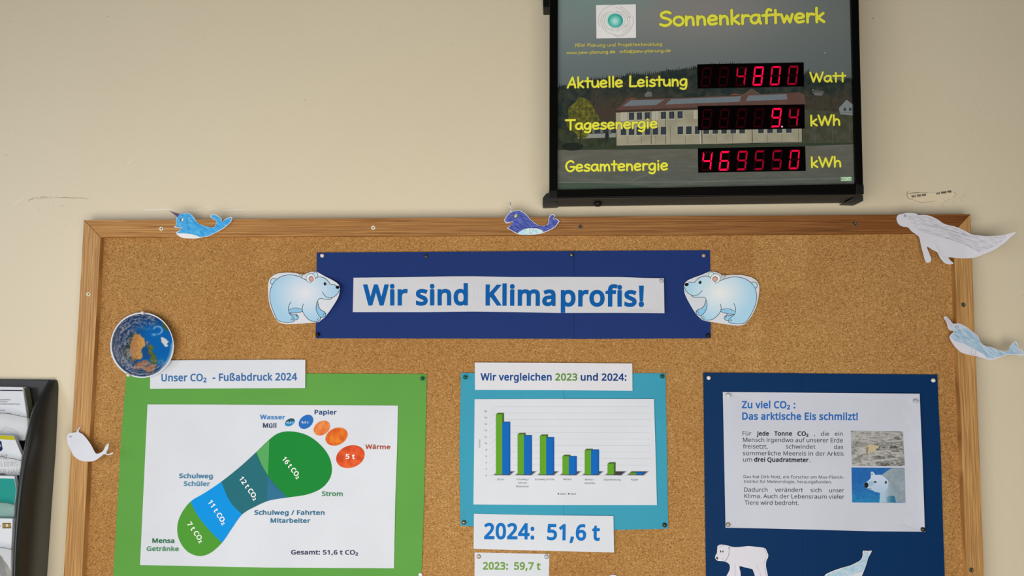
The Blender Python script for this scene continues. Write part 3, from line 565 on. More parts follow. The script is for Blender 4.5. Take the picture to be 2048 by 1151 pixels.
# cork sheet with faded rectangles where paper once hung
x0, x1, y0, y1 = 150, 1960, 455, 1540
def cork_pt(x, y): return P(x, y, DC)
gv, gf, gc = [], [], []
nx, ny = 150, 90
def fade(x, y):
    k = 1.0; j = 1.0
    if 1502 < x < 1621 and 455 < y < 581: k *= 1.10; j = 1.12
    if 1150 < x < 1230 and 700 < y < 745: k *= 1.03
    if 510 < x < 560 and 470 < y < 530: k *= 1.06; j = 1.06
    if 553 < x < 596 and 655 < y < 745: k *= 1.05
    if 1500 < x < 1516 and 600 < y < 745: k *= 1.07; j = 1.08
    if 205 < x < 260 and y < 1151: k *= 1.02
    return (k, k * (j * .5 + .5), k * j, 1)
cl = lambda t: 0
for j in range(ny + 1):
    for i in range(nx + 1):
        x = x0 + (x1 - x0) * i / nx; y = y0 + (y1 - y0) * j / ny
        xl = 168 + (y - 440) * (104 - 168) / 1120 + 12; xr = 1940.5 + (y - 428) * .0385 - 12
        x = min(max(x, xl), xr); y = max(y, 450)
        gv.append(cork_pt(x, y)); gc.append(fade(x, y))
for j in range(ny):
    for i in range(nx):
        k = j * (nx + 1) + i; gf.append([k, k + 1, k + nx + 2, k + nx + 1])
cork = mesh('cork_panel', gv, gf, M['cork'], board, cols=gc, front=True)
sm_ = cork.modifiers.new('thickness', 'SOLIDIFY'); sm_.thickness = .0105; sm_.offset = -1
# screws
def lathe(name, prof, c, mat, parent, seg=20, at=None):
    """profile (radius, height towards the viewer) turned about the y axis at c"""
    V = [];
    for r, h in prof:
        for k in range(seg):
            g = 2 * math.pi * k / seg; V.append((c[0] + r * math.cos(g), c[1] - h, c[2] + r * math.sin(g)))
    n = len(prof); Fc = [[i * seg + k, i * seg + (k + 1) % seg, (i + 1) * seg + (k + 1) % seg, (i + 1) * seg + k] for i in range(n - 1) for k in range(seg)]
    Fc += [list(range(seg)), [(n - 1) * seg + k for k in range(seg)][::-1]]
    return recalc(mesh(name, V, Fc, mat, parent, sm=True, at=at))
for x, y, mt, ri in ((322.5, 457, 'brass_screw', 0), (746.5, 455, 'brass_screw', 0), (1161, 453, 'dark_screw', 0), (1708.5, 447.3, 'dark_screw', 0),
                 (176.5, 588, 'brass_screw', 1), (1926.5, 609, 'dark_screw', 2), (1942.5, 1139, 'dark_screw', 2), (140, 1140, 'brass_screw', 1)):
    if (x, y) == (140, 1140): continue
    c = P(x, y, DF)
    s_ = lathe('screw', [(.0034, -.001), (.0034, .0002), (.0028, .0009), (.0016, .0010), (.0013, .0002)], c, M[mt], rails[ri])
    ac = Art(DF, .00115); cr = 1.5
    ac.poly([(x - cr, y - .5), (x - .5, y - .5), (x - .5, y - cr), (x + .5, y - cr), (x + .5, y - .5), (x + cr, y - .5), (x + cr, y + .5), (x + .5, y + .5), (x + .5, y + cr), (x - .5, y + cr), (x - .5, y + .5), (x - cr, y + .5)], (14, 12, 8))
    s_.data.materials.append(M['hole'])
    # the cross recess joins the screw's own mesh
    me = s_.data; bm = bmesh.new(); bm.from_mesh(me); at0 = ORG[rails[ri].name]
    vv = [bm.verts.new(Vector(v) - at0) for v in ac.v]
    for f in ac.f:
        g = bm.faces.new([vv[i] for i in f]); g.material_index = 1
    bm.to_mesh(me); bm.free()

# ---------------------------------------------------------------- pins
def dk(x, y): return DC
def pin(x, y, d, mt, label, cat='push pin', group=None, r=.0034, kind='dome', parent=None):
    c = P(x, y, d); r *= .93
    prof = {'dome': [(r * .45, -.001), (r * .5, .0006), (r, .0008), (r, .0016), (r * .86, .0030), (r * .55, .0038), (r * .15, .0041)],
            'ball': [(r * .3, -.001), (r * .4, .0006), (r * .85, .0015), (r, .0035), (r * .85, .0055), (r * .5, .0066), (r * .1, .0070)],
            'flat': [(r * .5, -.001), (r * .5, .0004), (r, .0006), (r, .0010), (r * .8, .0016), (r * .2, .0019)]}[kind]
    o = lathe('push_pin', prof, c, M[mt], None, 24, at=c)
    return tag(o, label, cat, group)

# ---------------------------------------------------------------- header banner
D1 = .0136
ban = thing('banner', 'long royal blue card banner behind the white headline strip', 'banner', P(1027, 590, DC))
sheet('card', [(633.5, 505), (900, 503), (1147.5, 501.5), (1147.5, 677), (900, 676.5), (631.2, 676)], D1 + .0013, M['blue_card'], ban, 60)
sheet('card', [(1143, 501.5), (1420, 500), (1421.5, 676), (1143, 677.3)], D1, M['blue_card'], ban, 60)
DS = lambda x, y: D1 + .0020 + .0018 * max(0, math.sin((x - 700) / 95.0)) * (abs(y - 590) / 36) + (.003 * ((x - 1240) / 88) ** 2 if x > 1240 else 0)
hs = thing('headline_strip', 'long white paper strip on the blue banner reading Wir sind Klimaprofis!', 'paper strip', P(1018, 590, D1))
sheet('paper', [(707, 555), (800, 554), (900, 552.2), (946, 552), (1030, 553.8), (1110, 553.4), (1240, 553.6), (1290, 555.5), (1327.6, 556), (1328.9, 626), (1230, 625.2), (1117, 625.4), (1030, 623.6), (946, 622.6), (850, 623.6), (705.6, 623.6)], DS, M['strip_paper'], hs, 16)
a = Art(DS, .0004, .84); BL = (6, 88, 160)
a.text('Wir sind', 726, 608.7, 935.6, 608.4, 38.2, BL, .042); a.text('Klima', 971, 608.8, 1111, 609.5, 38.2, BL, .042); a.text('profis!', 1121.5, 610.4, 1288, 610.9, 38.2, BL, .042)
a.build('lettering', hs)
for x in (946, 1117):
    a = Art(DS, .0002); a.stroke([(x, 553.5), (x + .5, 623)], 0.8, (206, 207, 212), 0, False); a.build('paper_seam', hs)
pin(645, 511, D1 + .0013, 'pin_pearl', 'pearl white pin at the top left corner of the blue banner')
pin(852, 512, D1 + .0013, 'pin_grey', 'flat dark grey pin in the top edge of the blue banner, left part', kind='flat')
pin(1143, 509.5, D1 + .0013, 'pin_steel', 'small steel pin at the top of the blue banner where its two cards meet', r=.0032)
pin(1407, 511, D1 + .0006, 'pin_beige', 'greyish beige pin at the top right corner of the blue banner')
pin(636.5, 669, D1 + .0013, 'pin_black', 'black pin at the bottom left corner of the blue banner', r=.0036, kind='ball')
pin(1415.5, 671, D1 + .0006, 'pin_black', 'black pin at the bottom right corner of the blue banner', r=.0036, kind='ball')
pin(1322, 562, DS(1322, 562) , 'pin_clear', 'clear pin at the right end of the white headline strip')

# ---------------------------------------------------------------- the two printed bears
ZB = z_of(525, 535, 9.594)
B_out = [(105, 400), (110, 300), (140, 215), (205, 150), (300, 110), (450, 92), (600, 98), (700, 118), (800, 130), (850, 108), (930, 80), (1030, 78), (1085, 100), (1200, 165), (1320, 225), (1430, 293), (1478, 360), (1480, 450), (1450, 570), (1350, 740), (1220, 920), (1130, 1000), (1050, 1045), (800, 1065), (580, 1080), (430, 1078), (330, 1055), (270, 1000), (200, 880), (140, 720), (112, 560)]
B_body = [(150, 440), (165, 380), (190, 320), (240, 250), (340, 180), (430, 148), (530, 138), (640, 150), (740, 190), (850, 245), (930, 262), (1015, 205), (1060, 180), (1120, 178), (1200, 205), (1260, 260), (1300, 318), (1400, 335), (1440, 350), (1470, 420), (1462, 465), (1420, 520), (1370, 555), (1310, 578), (1280, 600), (1180, 600), (1100, 590), (1060, 630), (1040, 700), (1030, 780), (1048, 860), (1085, 920), (1112, 955), (1100, 1000), (1050, 1028), (960, 1025), (880, 990), (810, 910), (768, 836), (620, 865), (512, 868), (540, 905), (590, 950), (605, 990), (580, 1040), (400, 1045), (290, 1000), (240, 910), (190, 790), (150, 650), (140, 530)]
B_back = [sp((190, 320), (240, 250), (340, 180), (430, 148), (530, 138), (640, 150), (740, 190), (850, 245), (900, 285), (945, 285))]
B_lines = B_back + [sp((1015, 205), (1060, 180), (1120, 178), (1200, 205), (1260, 260), (1300, 318)), sp((1300, 318), (1360, 322), (1420, 345)),
  sp((1470, 420), (1462, 465), (1420, 520), (1370, 555), (1300, 577), (1230, 560), (1180, 515), (1145, 462)), sp((1335, 578), (1300, 603), (1230, 606), (1100, 590), (1060, 630), (1035, 700), (1028, 780), (1048, 860), (1085, 920), (1112, 955), (1100, 1000), (1050, 1028), (960, 1025), (880, 990), (810, 910), (770, 830), (768, 760), (785, 690)),
  sp((768, 836), (700, 858), (600, 868), (512, 866)), sp((512, 810), (600, 775), (680, 778), (768, 800)), sp((550, 650), (510, 720), (495, 800), (515, 880), (560, 925), (595, 960), (605, 1000), (580, 1040), (400, 1045), (290, 1000), (240, 910), (190, 790), (150, 650), (140, 530), (150, 430), (190, 320)),
  sp((265, 215), (225, 203), (180, 215), (155, 260), (160, 300), (188, 322)), sp((520, 868), (600, 905), (640, 890), (680, 925), (690, 960), (660, 995), (608, 1003)),
  sp((1060, 650), (1075, 740), (1115, 805), (1185, 845), (1215, 885), (1190, 935), (1112, 958)), [(565, 968), (580, 1000)], [(548, 975), (562, 1010)], [(640, 905), (665, 925)], [(648, 930), (672, 945)],
  [(1155, 885), (1180, 905)], [(1175, 865), (1205, 885)], [(1045, 980), (1065, 1005)], [(1065, 960), (1085, 985)]]
def bear(xf, label, sign):
    dfn = (lambda x, y: D1 + .0026 + (.010 * max(0, (x - 632) / 48) ** 1.5 if x > 632 else 0)) if sign > 0 else (lambda x, y: D1 + .0022 + (.002 * max(0, (1421 - x) / 50)))
    out = smooth(xf(B_out), 4)
    t_ = thing('bear_cutout', label, 'paper cutout', P(out[0][0], out[0][1], DC))
    sheet('paper', out, dfn, M['white_paper'], t_, 6)
    a = Art(dfn, .0003, .86 if sign > 0 else .76)
    cx, cy = xf([(820, 480)])[0]
    def g(x, y):
        k = min(1, math.hypot((x - cx) / 66, (y - cy) / 56)); k = k ** 1.1
        return (218 + (158 - 218) * k, 220 + (198 - 220) * k, 228 + (224 - 228) * k)
    a.fill(xf(B_body), g, 5)
    a.fill(xf([(1060, 650), (1075, 740), (1115, 805), (1185, 845), (1215, 885), (1190, 935), (1112, 958), (1085, 920), (1048, 860), (1030, 780)]), lambda x, y: (134, 188, 220), 9, 1)
    a.fill(xf([(515, 868), (600, 905), (640, 880), (680, 925), (690, 960), (660, 995), (608, 1003), (590, 950)]), lambda x, y: (140, 192, 222), 9, -1)
    a.fill(xf([(512, 820), (600, 785), (680, 785), (768, 805), (768, 836), (620, 865), (512, 868)]), lambda x, y: (134, 188, 220), 9, 1)
    a.poly(xf(ell(205, 262, 48, 58, 0, 18)), (176, 208, 228), -1)
    DKL = (48, 58, 74)
    a.poly(xf(ell(1015, 140, 50, 55, 0, 18)), (190, 214, 230), 1); a.stroke(xf(ell(1012, 140, 50, 55, 0, 18)[9:] + ell(1012, 140, 50, 55, 0, 18)[:4]), .75, DKL, 2)
    a.poly(xf(ell(925, 200, 88, 88, 0, 22)), (214, 222, 230), 3); e_ = ell(925, 200, 88, 88, 0, 22); a.stroke(xf(e_[5:] + e_[:2]), .8, DKL, 4)
    a.poly(xf(ell(935, 215, 48, 54, -15, 18)), (60, 50, 60), 4); a.poly(xf(ell(935, 217, 39, 45, -15, 18)), (206, 150, 142), 5)
    for q in B_lines: a.stroke(xf(q), 1.0, DKL, 3, False)
    a.poly(xf(ell(1200, 308, 27, 31, 0, 16)), (16, 24, 34), 3); a.poly(xf(ell(1210, 296, 6, 6, 0, 8)), (150, 180, 200), 4)
    a.poly(xf(ell(1440, 375, 38, 31, 10, 16)), (12, 18, 26), 4)
    a.build('print', t_)
    return t_
bear(ZB, 'printed light blue polar bear cutout overlapping the left end of the blue banner, facing right', 1)
# the other bear is the mirrored print, slightly turned
def aff(src, dst):
    A = Matrix(((src[0][0], src[0][1], 1), (src[1][0], src[1][1], 1), (src[2][0], src[2][1], 1))).inverted()
    cx = A @ Vector([d[0] for d in dst]); cy = A @ Vector([d[1] for d in dst])
    return lambda pts: [(cx[0] * x + cx[1] * y + cx[2], cy[0] * x + cy[1] * y + cy[2]) for x, y in pts]
Ab = aff([(1440, 378), (210, 265), (400, 1045)], [(175, 325), (1470, 335), (1190, 1078)])
bear(lambda pts: [(1355 + x / 9.594, 535 + y / 9.594) for x, y in Ab(pts)], 'printed light blue polar bear cutout overlapping the right end of the blue banner, facing left', -1)
pin(603, 551, DC + .003, 'pin_clear', 'clear pin above the shoulder of the left printed bear', r=.0030, kind='ball')
pin(1446, 553, D1 + .0025, 'pin_clear', 'clear pin behind the ear of the right printed bear', r=.0034)

# ---------------------------------------------------------------- earth cutout
DE = lambda x, y: D1 + .004 + .010 * max(0, (x - 284) / 64) + .002 * max(0, -(y - 690) / 65)
ea = thing('earth_cutout', 'round paper picture of the planet seen from space with white rim', 'paper cutout', P(284, 690, DC))
E_out = smooth([(284 + 63.6 * math.cos(g) * (1 + .012 * math.sin(3 * g)), 689.8 + 65.4 * math.sin(g)) for g in [i * math.pi / 12 for i in range(24)]], 4)
sheet('paper', E_out, DE, M['white_paper'], ea, 8)
def zz(x, y): return ((x - 215) * 7.676, (y - 615) * 7.676)
AFR = [(420, 378), (500, 410), (562, 480), (568, 590), (520, 660), (530, 740), (480, 805), (370, 800), (345, 700), (362, 520), (390, 430)]
EUR = [(400, 880), (480, 830), (560, 800), (640, 830), (745, 870), (720, 960), (600, 1010), (520, 940), (440, 950)]
GRN = [(600, 560), (680, 570), (700, 680), (770, 800), (750, 880), (650, 800), (610, 680)]; GR2 = [(840, 220), (900, 220), (960, 340), (900, 370), (850, 300)]
ORS = [(585, 500), (630, 505), (625, 550), (590, 540)]; ISL = [(838, 430), (880, 460), (930, 530), (900, 592), (870, 570), (835, 530)]
SEA = [(585, 880), (650, 850), (660, 865), (600, 900)]; GAR = [(560, 560), (600, 580), (620, 660), (640, 800), (560, 780), (525, 700)]
def mix(a, b, k): k = max(0, min(1, k)); return tuple(a[i] + (b[i] - a[i]) * k for i in range(3))
def soft(X, Y, poly, r=11):
    wx = X + 30 * fbm(X, Y, .014) ; wy = Y + 30 * fbm(Y + 900, X, .014)
    return sum(inside(wx + dx, wy + dy, poly) for dx, dy in ((0, 0), (r, 0), (-r, 0), (0, r), (0, -r), (r * .6, r * .6), (-r * .6, -r * .6))) / 7
def earth(x, y):
    X, Y = zz(x, y); r = math.hypot((X - 533) / 487, (Y - 572) / 500); n1 = fbm(X, Y, .012, 5); n2 = fbm(X + 500, Y, .03, 4)
    c = mix((34, 58, 96), (4, 96, 172), (X - 280) / 360)
    c = mix(c, (20, 46, 88), (330 - Y) / 230); c = mix(c, (30, 60, 98), (Y - 820) / 160)
    c = mix(c, (40, 58, 44), .85 * soft(X + 55, Y - 10, AFR, 22))
    if 180 < X < 400: c = mix(c, (52, 60, 44), .8 * math.exp(-((X - 290) / 75) ** 2 - ((Y - 690) / 110) ** 2))
    c = mix(c, mix((168, 112, 64), (198, 156, 86), (X - 380) / 180 + .5 * n2), soft(X, Y, AFR))
    c = mix(c, mix((168, 116, 80), (132, 92, 66), .5 + n2), soft(X, Y, EUR)); c = mix(c, mix((64, 88, 40), (120, 110, 52), .5 + n2), soft(X, Y, GRN, 16))
    c = mix(c, (66, 88, 36), soft(X, Y, GR2)); c = mix(c, (24, 74, 134), .9 * soft(X, Y, GAR, 9)); c = mix(c, (176, 108, 76), soft(X, Y, ORS, 6)); c = mix(c, (44, 78, 122), soft(X, Y, SEA, 5))
    # long thin cloud bands that turn round the left side
    an = math.atan2(Y - 572, X - 533); rr = math.hypot(X - 533, Y - 572)
    band = fbm(rr * 2.2 + 60 * n1, an * 130 + 40 * n2, .02, 5); left = max(0, min(1, (460 - X) / 300)); low = max(0, min(1, (Y - 800) / 90)) * (1 - max(0, (X - 700) / 250)); top = max(0, min(1, (360 - Y) / 130)) * (1 - max(0, (X - 640) / 160))
    cov = max(left * .9, low * .8, top * .75)
    c = mix(c, (150, 148, 160), max(0, min(.85, (band + .08) * 2.6 * cov + .25 * left)))
    a1 = math.atan2(Y - 700, X - 300); r1 = math.hypot(X - 300, Y - 700)
    sw = math.sin(r1 * .075 - a1 * 2 + 1.5 * n1); c = mix(c, (158, 160, 160), max(0, sw) * .55 * math.exp(-((r1 - 62) / 36) ** 2))
    s2 = abs(math.hypot((X - 770) / 1.15, Y - 345) - 58) / (11 + 6 * n2); a2 = math.atan2(Y - 345, X - 770)
    if -2.9 < a2 < 1.6: c = mix(c, (160, 186, 216), .75 * math.exp(-s2 * s2))
    c = mix(c, (164, 188, 218), .8 * math.exp(-((X - 715) / 34) ** 2 - ((Y - 412) / 18) ** 2)); c = mix(c, (150, 176, 200), .5 * max(0, n2 * 2) * math.exp(-((X - 600) / 40) ** 2 - ((Y - 320) / 30) ** 2))
    c = mix(c, (206, 210, 218), max(0, min(.9, (r - .86) * 7)) * max(0, min(1, (X - 780) / 60)) * max(0, min(1, (Y - 520) / 60)))
    c = mix(c, (176, 176, 150), .6 * max(0, n2 + .3) * math.exp(-((X - 830) / 70) ** 2 - ((Y - 830) / 50) ** 2))
    c = mix(c, (206, 204, 204), soft(X, Y, ISL, 4))
    c = mix(c, (104, 104, 112), max(0, (270 - X) / 380))
    return mix(c, (24, 28, 38), max(0, (r - .9) * 1.4) if X < 800 else 0)
a = Art(DE, .0003, .95)
a.fill([(284.3 + 60.9 * math.cos(g), 689.9 + 62.6 * math.sin(g)) for g in [i * math.pi / 40 for i in range(80)]], earth, 1.15)
a.build('print', ea)
pin(287.5, 625.5, DE(287, 627), 'pin_pearl', 'white ball pin at the top of the planet cutout', kind='ball', r=.0033)
pin(259.5, 749, DE(259, 749), 'pin_pearl', 'white ball pin at the bottom left of the planet cutout', kind='ball', r=.0033)

# ---------------------------------------------------------------- footprint poster (green)
gs = sheet('card_sheet', [(253, 745.5), (420, 746), (640, 746.5), (853.5, 747.5), (851.5, 850), (848, 1000), (843, 1151), (841.5, 1210), (223, 1210), (226.4, 1151), (243, 860)], D1, M['green_card'], None, 60)
tag(gs, 'large bright green card behind the footprint poster', 'card')
D2 = D1 + .0009
fp = thing('footprint_poster', 'white poster with a coloured carbon footprint on the green card', 'poster', P(538, 970, D1))
sheet('paper', [(295, 808), (420, 808.3), (537, 809), (533, 960), (529, 1134), (400, 1131.5), (280, 1129), (288, 960)], D2, M['white_paper'], fp, 40)
sheet('paper', [(533, 809), (650, 809.6), (796, 810.5), (794, 900), (790.5, 1000), (788, 1135.5), (650, 1135), (527, 1134.2), (531, 960)], D2 + .0004, M['white_paper'], fp, 40)
a = Art(D2 + .0004, .0003, .86)
outl = [(397.2, 1111), (374.7, 1102), (358.6, 1079.7), (354.4, 1054), (361.8, 1028), (381, 1002.4), (410, 984.6), (442.4, 962.7), (477.8, 934.7), (511.7, 904), (539, 878), (557, 865.7), (578.6, 862), (607, 866.8), (632, 881), (653.6, 904.3), (663.2, 929.3), (660.7, 954.3), (643, 975.7), (614, 988.2), (575, 994.3), (539.3, 1000), (509, 1013), (484.3, 1028), (465, 1054), (444, 1084.5), (419.8, 1105.5)]
so = smooth(outl, 5)
def seg(i, j):
    n = len(outl); o_ = []; k = i
    while True:
        if k == j: o_.append(outl[k]); break
        o_ += so[k * 5:k * 5 + 5]; k = (k + 1) % n
    return o_
cut1 = sp((381, 1002.4), (394, 1028), (416.6, 1057), (444, 1084.5)); cut2 = sp((442.4, 962.7), (460, 1002.4), (484.3, 1028)); cut3 = sp((511.7, 904), (536, 951), (575, 994.3))
def dense(p, n=4): return p
a.poly(seg(25, 5) + cut1[1:-1], (76, 148, 52))
a.poly(seg(5, 7) + cut2[1:-1] + seg(23, 25)[:-1] + cut1[::-1][:-1], (10, 142, 220))
a.poly(seg(7, 9) + cut3[1:-1] + seg(20, 23)[:-1] + cut2[::-1][:-1], (36, 104, 116))
a.poly(seg(9, 20) + cut3[::-1][1:-1], (24, 130, 52))
a.poly([(513, 903.5), (526, 891), (538.6, 879), (537.5, 915), (535.8, 950), (523, 928)], (84, 160, 92), 1); a.poly([(535.6, 952), (545, 965), (558, 979), (573, 993), (555, 997), (534, 1001), (534.8, 975)], (46, 108, 142), 1)
a.ell(579.6, 844, 10.8, 7.0, (40, 130, 190), -28); a.poly([p for p in ell(579.6, 844, 10.8, 7, -28) if p[1] < 844 + (579.6 - p[0]) * .35], (36, 84, 100), 1)
a.ell(612, 843, 16.4, 12.2, (40, 104, 182), -42)
def orange(cx, c0, c1): return lambda x, y: mix(c0, c1, .5 + .9 * fbm(x * 3, y * 3, .03))
a.fill(ell(643.6, 855.4, 17.8, 13.4, -35), orange(0, (208, 92, 44), (226, 150, 84)), 3)
a.fill(ell(673, 872.5, 23.2, 17, -25), orange(0, (200, 84, 34), (226, 132, 40)), 3)
a.fill(ell(700.7, 912.5, 29.5, 22, -20), orange(0, (192, 66, 34), (222, 96, 50)), 3)
a.build('footprint_print', fp)
a = Art(D2 + .0004, .0005, .86)
for s_, x0, x1, y, cp, c in (('Wasser', 519.6, 570.4, 837.5, 8.2, (60, 128, 190)), ('Müll', 525.7, 552.5, 854.3, 8.4, (48, 66, 96)), ('Papier', 629, 673.2, 827.8, 8.4, (34, 74, 124)),
    ('Wärme', 730.4, 780.4, 897, 8.4, (164, 70, 56)), ('5 t', 691.2, 709.6, 916.6, 9, (236, 238, 242)), ('Strom', 643.6, 685.4, 990.9, 8.6, (66, 130, 92)),
    ('Schulweg / Fahrten', 508.6, 649, 1028.4, 8.4, (50, 108, 142)), ('Mitarbeiter', 541, 620.4, 1044.4, 8.4, (50, 108, 142)), ('Gesamt: 51,6 t CO₂', 582, 716, 1107.9, 8.6, (62, 70, 98)),
    ('Schulweg', 358, 425.3, 955.3, 8.4, (72, 128, 162)), ('Schüler', 367.3, 419.8, 970.8, 8.4, (84, 138, 170)), ('Mensa', 304.4, 348.3, 1084.6, 8.4, (50, 112, 78)), ('Getränke', 293, 357.3, 1100.8, 8.4, (84, 142, 104))):
    a.text(s_, x0, y, x1, y + .3, cp, c, .038)
WH = (236, 240, 244)
for s_, p, q in (('16 t CO₂', (563.6, 917.5), (595, 957)), ('12 t CO₂', (477.8, 956.6), (509, 1000)), ('11 t CO₂', (415.6, 1003.4), (446, 1049)), ('7 t CO₂', (373.7, 1046.9), (400.5, 1085))):
    a.text(s_, p[0], p[1], q[0], q[1], 9.4, WH, .036, 1)
a.text('0,5 t', 603, 845.5, 617, 845.7, 3.6, WH, .03, 1); a.text('<0,5 t', 571, 846, 587, 846, 3.6, (190, 220, 235), .03, 1)
a.build('lettering', fp)
D3 = lambda x, y: D2 + .0011 + .0008 * math.sin((x - 300) / 40)
us = thing('title_strip', 'white paper strip above the footprint poster reading Unser CO2 Fußabdruck 2024', 'paper strip', P(455, 748, D1))
sheet('paper', [(300.5, 720.8), (380, 719.8), (455, 719.4), (540, 718.8), (610.6, 718.8), (610.4, 775.5), (540, 776), (455, 776.3), (300, 777)], D3, M['white_paper'], us, 24)
a = Art(D3, .0003); a.text('Unser CO₂', 322.7, 761.7, 413, 761.2, 13.8, (60, 108, 162), .036)
a.text('- Fußabdruck 2024', 425, 761, 594.2, 759.6, 13.8, (58, 104, 158), .036); a.build('lettering', us)
pin(845.5, 756.3, D1, 'pin_green', 'dark green pin at the top right corner of the green card', kind='ball', r=.0033)
pin(841, 1148.5, D1, 'pin_pearl', 'pale pin at the lower right edge of the green card, cut by the picture edge', kind='flat')

# ---------------------------------------------------------------- comparison chart (cyan)
cy = thing('backing_card', 'turquoise blue card behind the bar chart sheet', 'card', P(1128, 900, DC))
sheet('card', [(921.9, 745.2), (1127, 745.2), (1127, 1057), (1060, 1057), (980, 1054), (920.7, 1050.6), (918.8, 900)], D1 + .0010, M['cyan_card'], cy, 50)
sheet('card', [(1125, 745.4), (1331, 745.9), (1333.8, 900), (1336.4, 1056.5), (1230, 1059), (1125, 1057.5)], D1, M['cyan_card'], cy, 50)
D2c = D1 + .0018
ch = thing('chart_sheet', 'white sheet with a printed green and blue bar chart', 'chart', P(1130, 903, D1))
sheet('paper', [(949.3, 797.6), (1130, 797), (1307.8, 797.1), (1311, 900), (1313.9, 1009.3), (1130, 1009.2), (946.8, 1008), (948.3, 900)], D2c, M['white_paper'], ch, 40)
a = Art(D2c, .0002, .84); Z6 = z_of(900, 700, 4.426)
GL = (186, 187, 198)
for i in range(10):
    y = 497 + 57.4 * i; a.stroke(Z6([(355, y + 44), (405, y), (1772, y + 2)]), .42, GL, 0, False)
a.stroke(Z6([(350, 1107), (1740, 1110)]), .4, GL, 0, False)
G1, G2, G3, B1, B2 = (92, 154, 40), (66, 100, 36), (66, 92, 44), (10, 98, 180), (10, 84, 156)
for gx, gt, bt in ((406, 566, 642), (598, 743, 760), (795, 757, 778), (995, 937, 946), (1192, 884, 888), (1394, 1003, None), (1590, 1085, 1085)):
    gx1 = gx + 56; bx1 = gx + 113; R_ = bx1 if bt else gx1
    rr = bx1
    for k in range(5):
        e_ = 5 - k; cc = mix((208, 210, 216), (60, 60, 66), (k + 1) / 5)
        a.poly(Z6([(gx - 6 * e_, 1102 + e_ * .6), (gx + 30 - 3 * e_, 1074 - e_), (rr + 28 + 7 * e_, 1074 - e_), (rr + 3 * e_, 1104 + e_ * .6)]), cc, 1 + k)
    a.poly(Z6([(gx, gt), (gx1, gt), (gx1, 1098), (gx, 1098)]), G1, 8)
    a.poly(Z6([(gx, gt), (gx + 18, gt - 13), (gx1 + 16, gt - 13), (gx1, gt)]), G2, 8)
    a.poly(Z6([(gx1, gt), (gx1 + 16, gt - 13), (gx1 + 16, 1085), (gx1, 1098)]), G3, 8)
    if bt:
        a.poly(Z6([(gx1, bt), (bx1, bt), (bx1, 1098), (gx1, 1098)]), B1, 9)
        a.poly(Z6([(gx1, bt), (gx1 + 16, bt - 11), (bx1 + 15, bt - 11), (bx1, bt)]), B2, 9)
        a.poly(Z6([(bx1, bt), (bx1 + 15, bt - 11), (bx1 + 15, 1086), (bx1, 1098)]), (12, 88, 164), 9)
a.build('bar_chart', ch)
a = Art(D2c, .0002, .84); TX = (96, 98, 106)
for i in range(11):
    s_ = str(20 - 2 * i); xa = 303 if len(s_) == 2 else 316
    a.text(s_, *Z6([(xa, 546 + 56.8 * i)])[0], *Z6([(327, 546 + 56.8 * i)])[0], 3.3, TX, .008)
Z7 = z_of(900, 930, 4.452)
for s_, x0, x1, y in (('Strom', 418, 480, 131), ('Schulweg /', 592, 703, 131), ('Fahrten', 607, 686, 162), ('Mitarbeiter', 588, 705, 194), ('Schulweg Schüler', 755, 933, 131), ('Wärme', 1007, 1081, 131),
    ('Mensa /', 1203, 1285, 133), ('Getränke', 1198, 1292, 165), ('Digitalisierung', 1371, 1519, 134), ('Papier', 1612, 1677, 134), ('2023', 980, 1030, 261), ('2024', 1071, 1121, 261)):
    p, q = Z7([(x0, y), (x1, y + .5)]); a.text(s_, p[0], p[1], q[0], q[1], 3.5, TX, .006)
a.poly(Z7([(959, 246), (972, 246), (972, 259), (959, 259)]), (84, 104, 74)); a.poly(Z7([(1050, 246), (1063, 246), (1063, 259), (1050, 259)]), (50, 80, 110))
p, q = Z6([(268, 864), (268, 790)]); a.text('Tonnen', p[0], p[1], q[0], q[1], 3.2, TX, .006)
a.build('lettering', ch)
D3c = D1 + .0019
vs_ = thing('title_strip', 'white paper strip above the bar chart reading Wir vergleichen 2023 und 2024', 'paper strip', P(1107, 752, D1))
sheet('paper', [(949.5, 724.4), (1107, 725), (1264.4, 726.2), (1265, 780.9), (1107, 779.6), (950, 779)], D3c, M['warm_paper'], vs_, 30)
a = Art(D3c, .0002); a.text('Wir vergleichen', 961, 759.9, 1103.3, 760, 13.4, (16, 68, 134), .036); a.text('2023', 1110.3, 760, 1154.6, 760.1, 13.2, (84, 134, 50), .036)
a.text('und 2024:', 1161.4, 760.2, 1252.9, 760.5, 13.4, (18, 58, 118), .036); a.build('lettering', vs_)
D4 = lambda x, y: D1 + .0020 + .0022 * max(0, (x - 1090) / 138) * max(0, (y - 1030) / 70)
t4 = thing('total_strip', 'white paper strip below the bar chart with large blue 2024: 51,6 t', 'paper strip', P(1088, 1065, D1))
sheet('paper', [(948, 1026.6), (1085, 1029.5), (1226.8, 1031), (1228.2, 1104), (1085, 1100.5), (947, 1096.9)], D4, M['white_paper'], t4, 24)
a = Art(D4, .0003); a.text('2024:', 967.8, 1076, 1068.5, 1076.7, 29.4, (14, 104, 180), .042); a.text('51,6 t', 1093.8, 1077.8, 1199.4, 1079.2, 29.4, (14, 104, 180), .042); a.build('lettering', t4)
D5 = lambda x, y: DC + .0008 + .0004 * math.sin((x - 950) / 24)
t5 = thing('total_strip', 'small white paper strip at the bottom with green 2023: 59,7 t', 'paper strip', P(1024, 1130, DC))
sheet('paper', [(949.2, 1104), (1030, 1105.6), (1098.8, 1106.8), (1097.6, 1162), (949, 1160)], D5, M['white_paper'], t5, 16)
a = Art(D5, .0003); a.text('2023:', 965.6, 1137.8, 1015.9, 1138, 14, (104, 148, 62), .04); a.text('59,7 t', 1028, 1138, 1080.8, 1138.5, 14, (104, 148, 62), .04); a.build('lettering', t5)
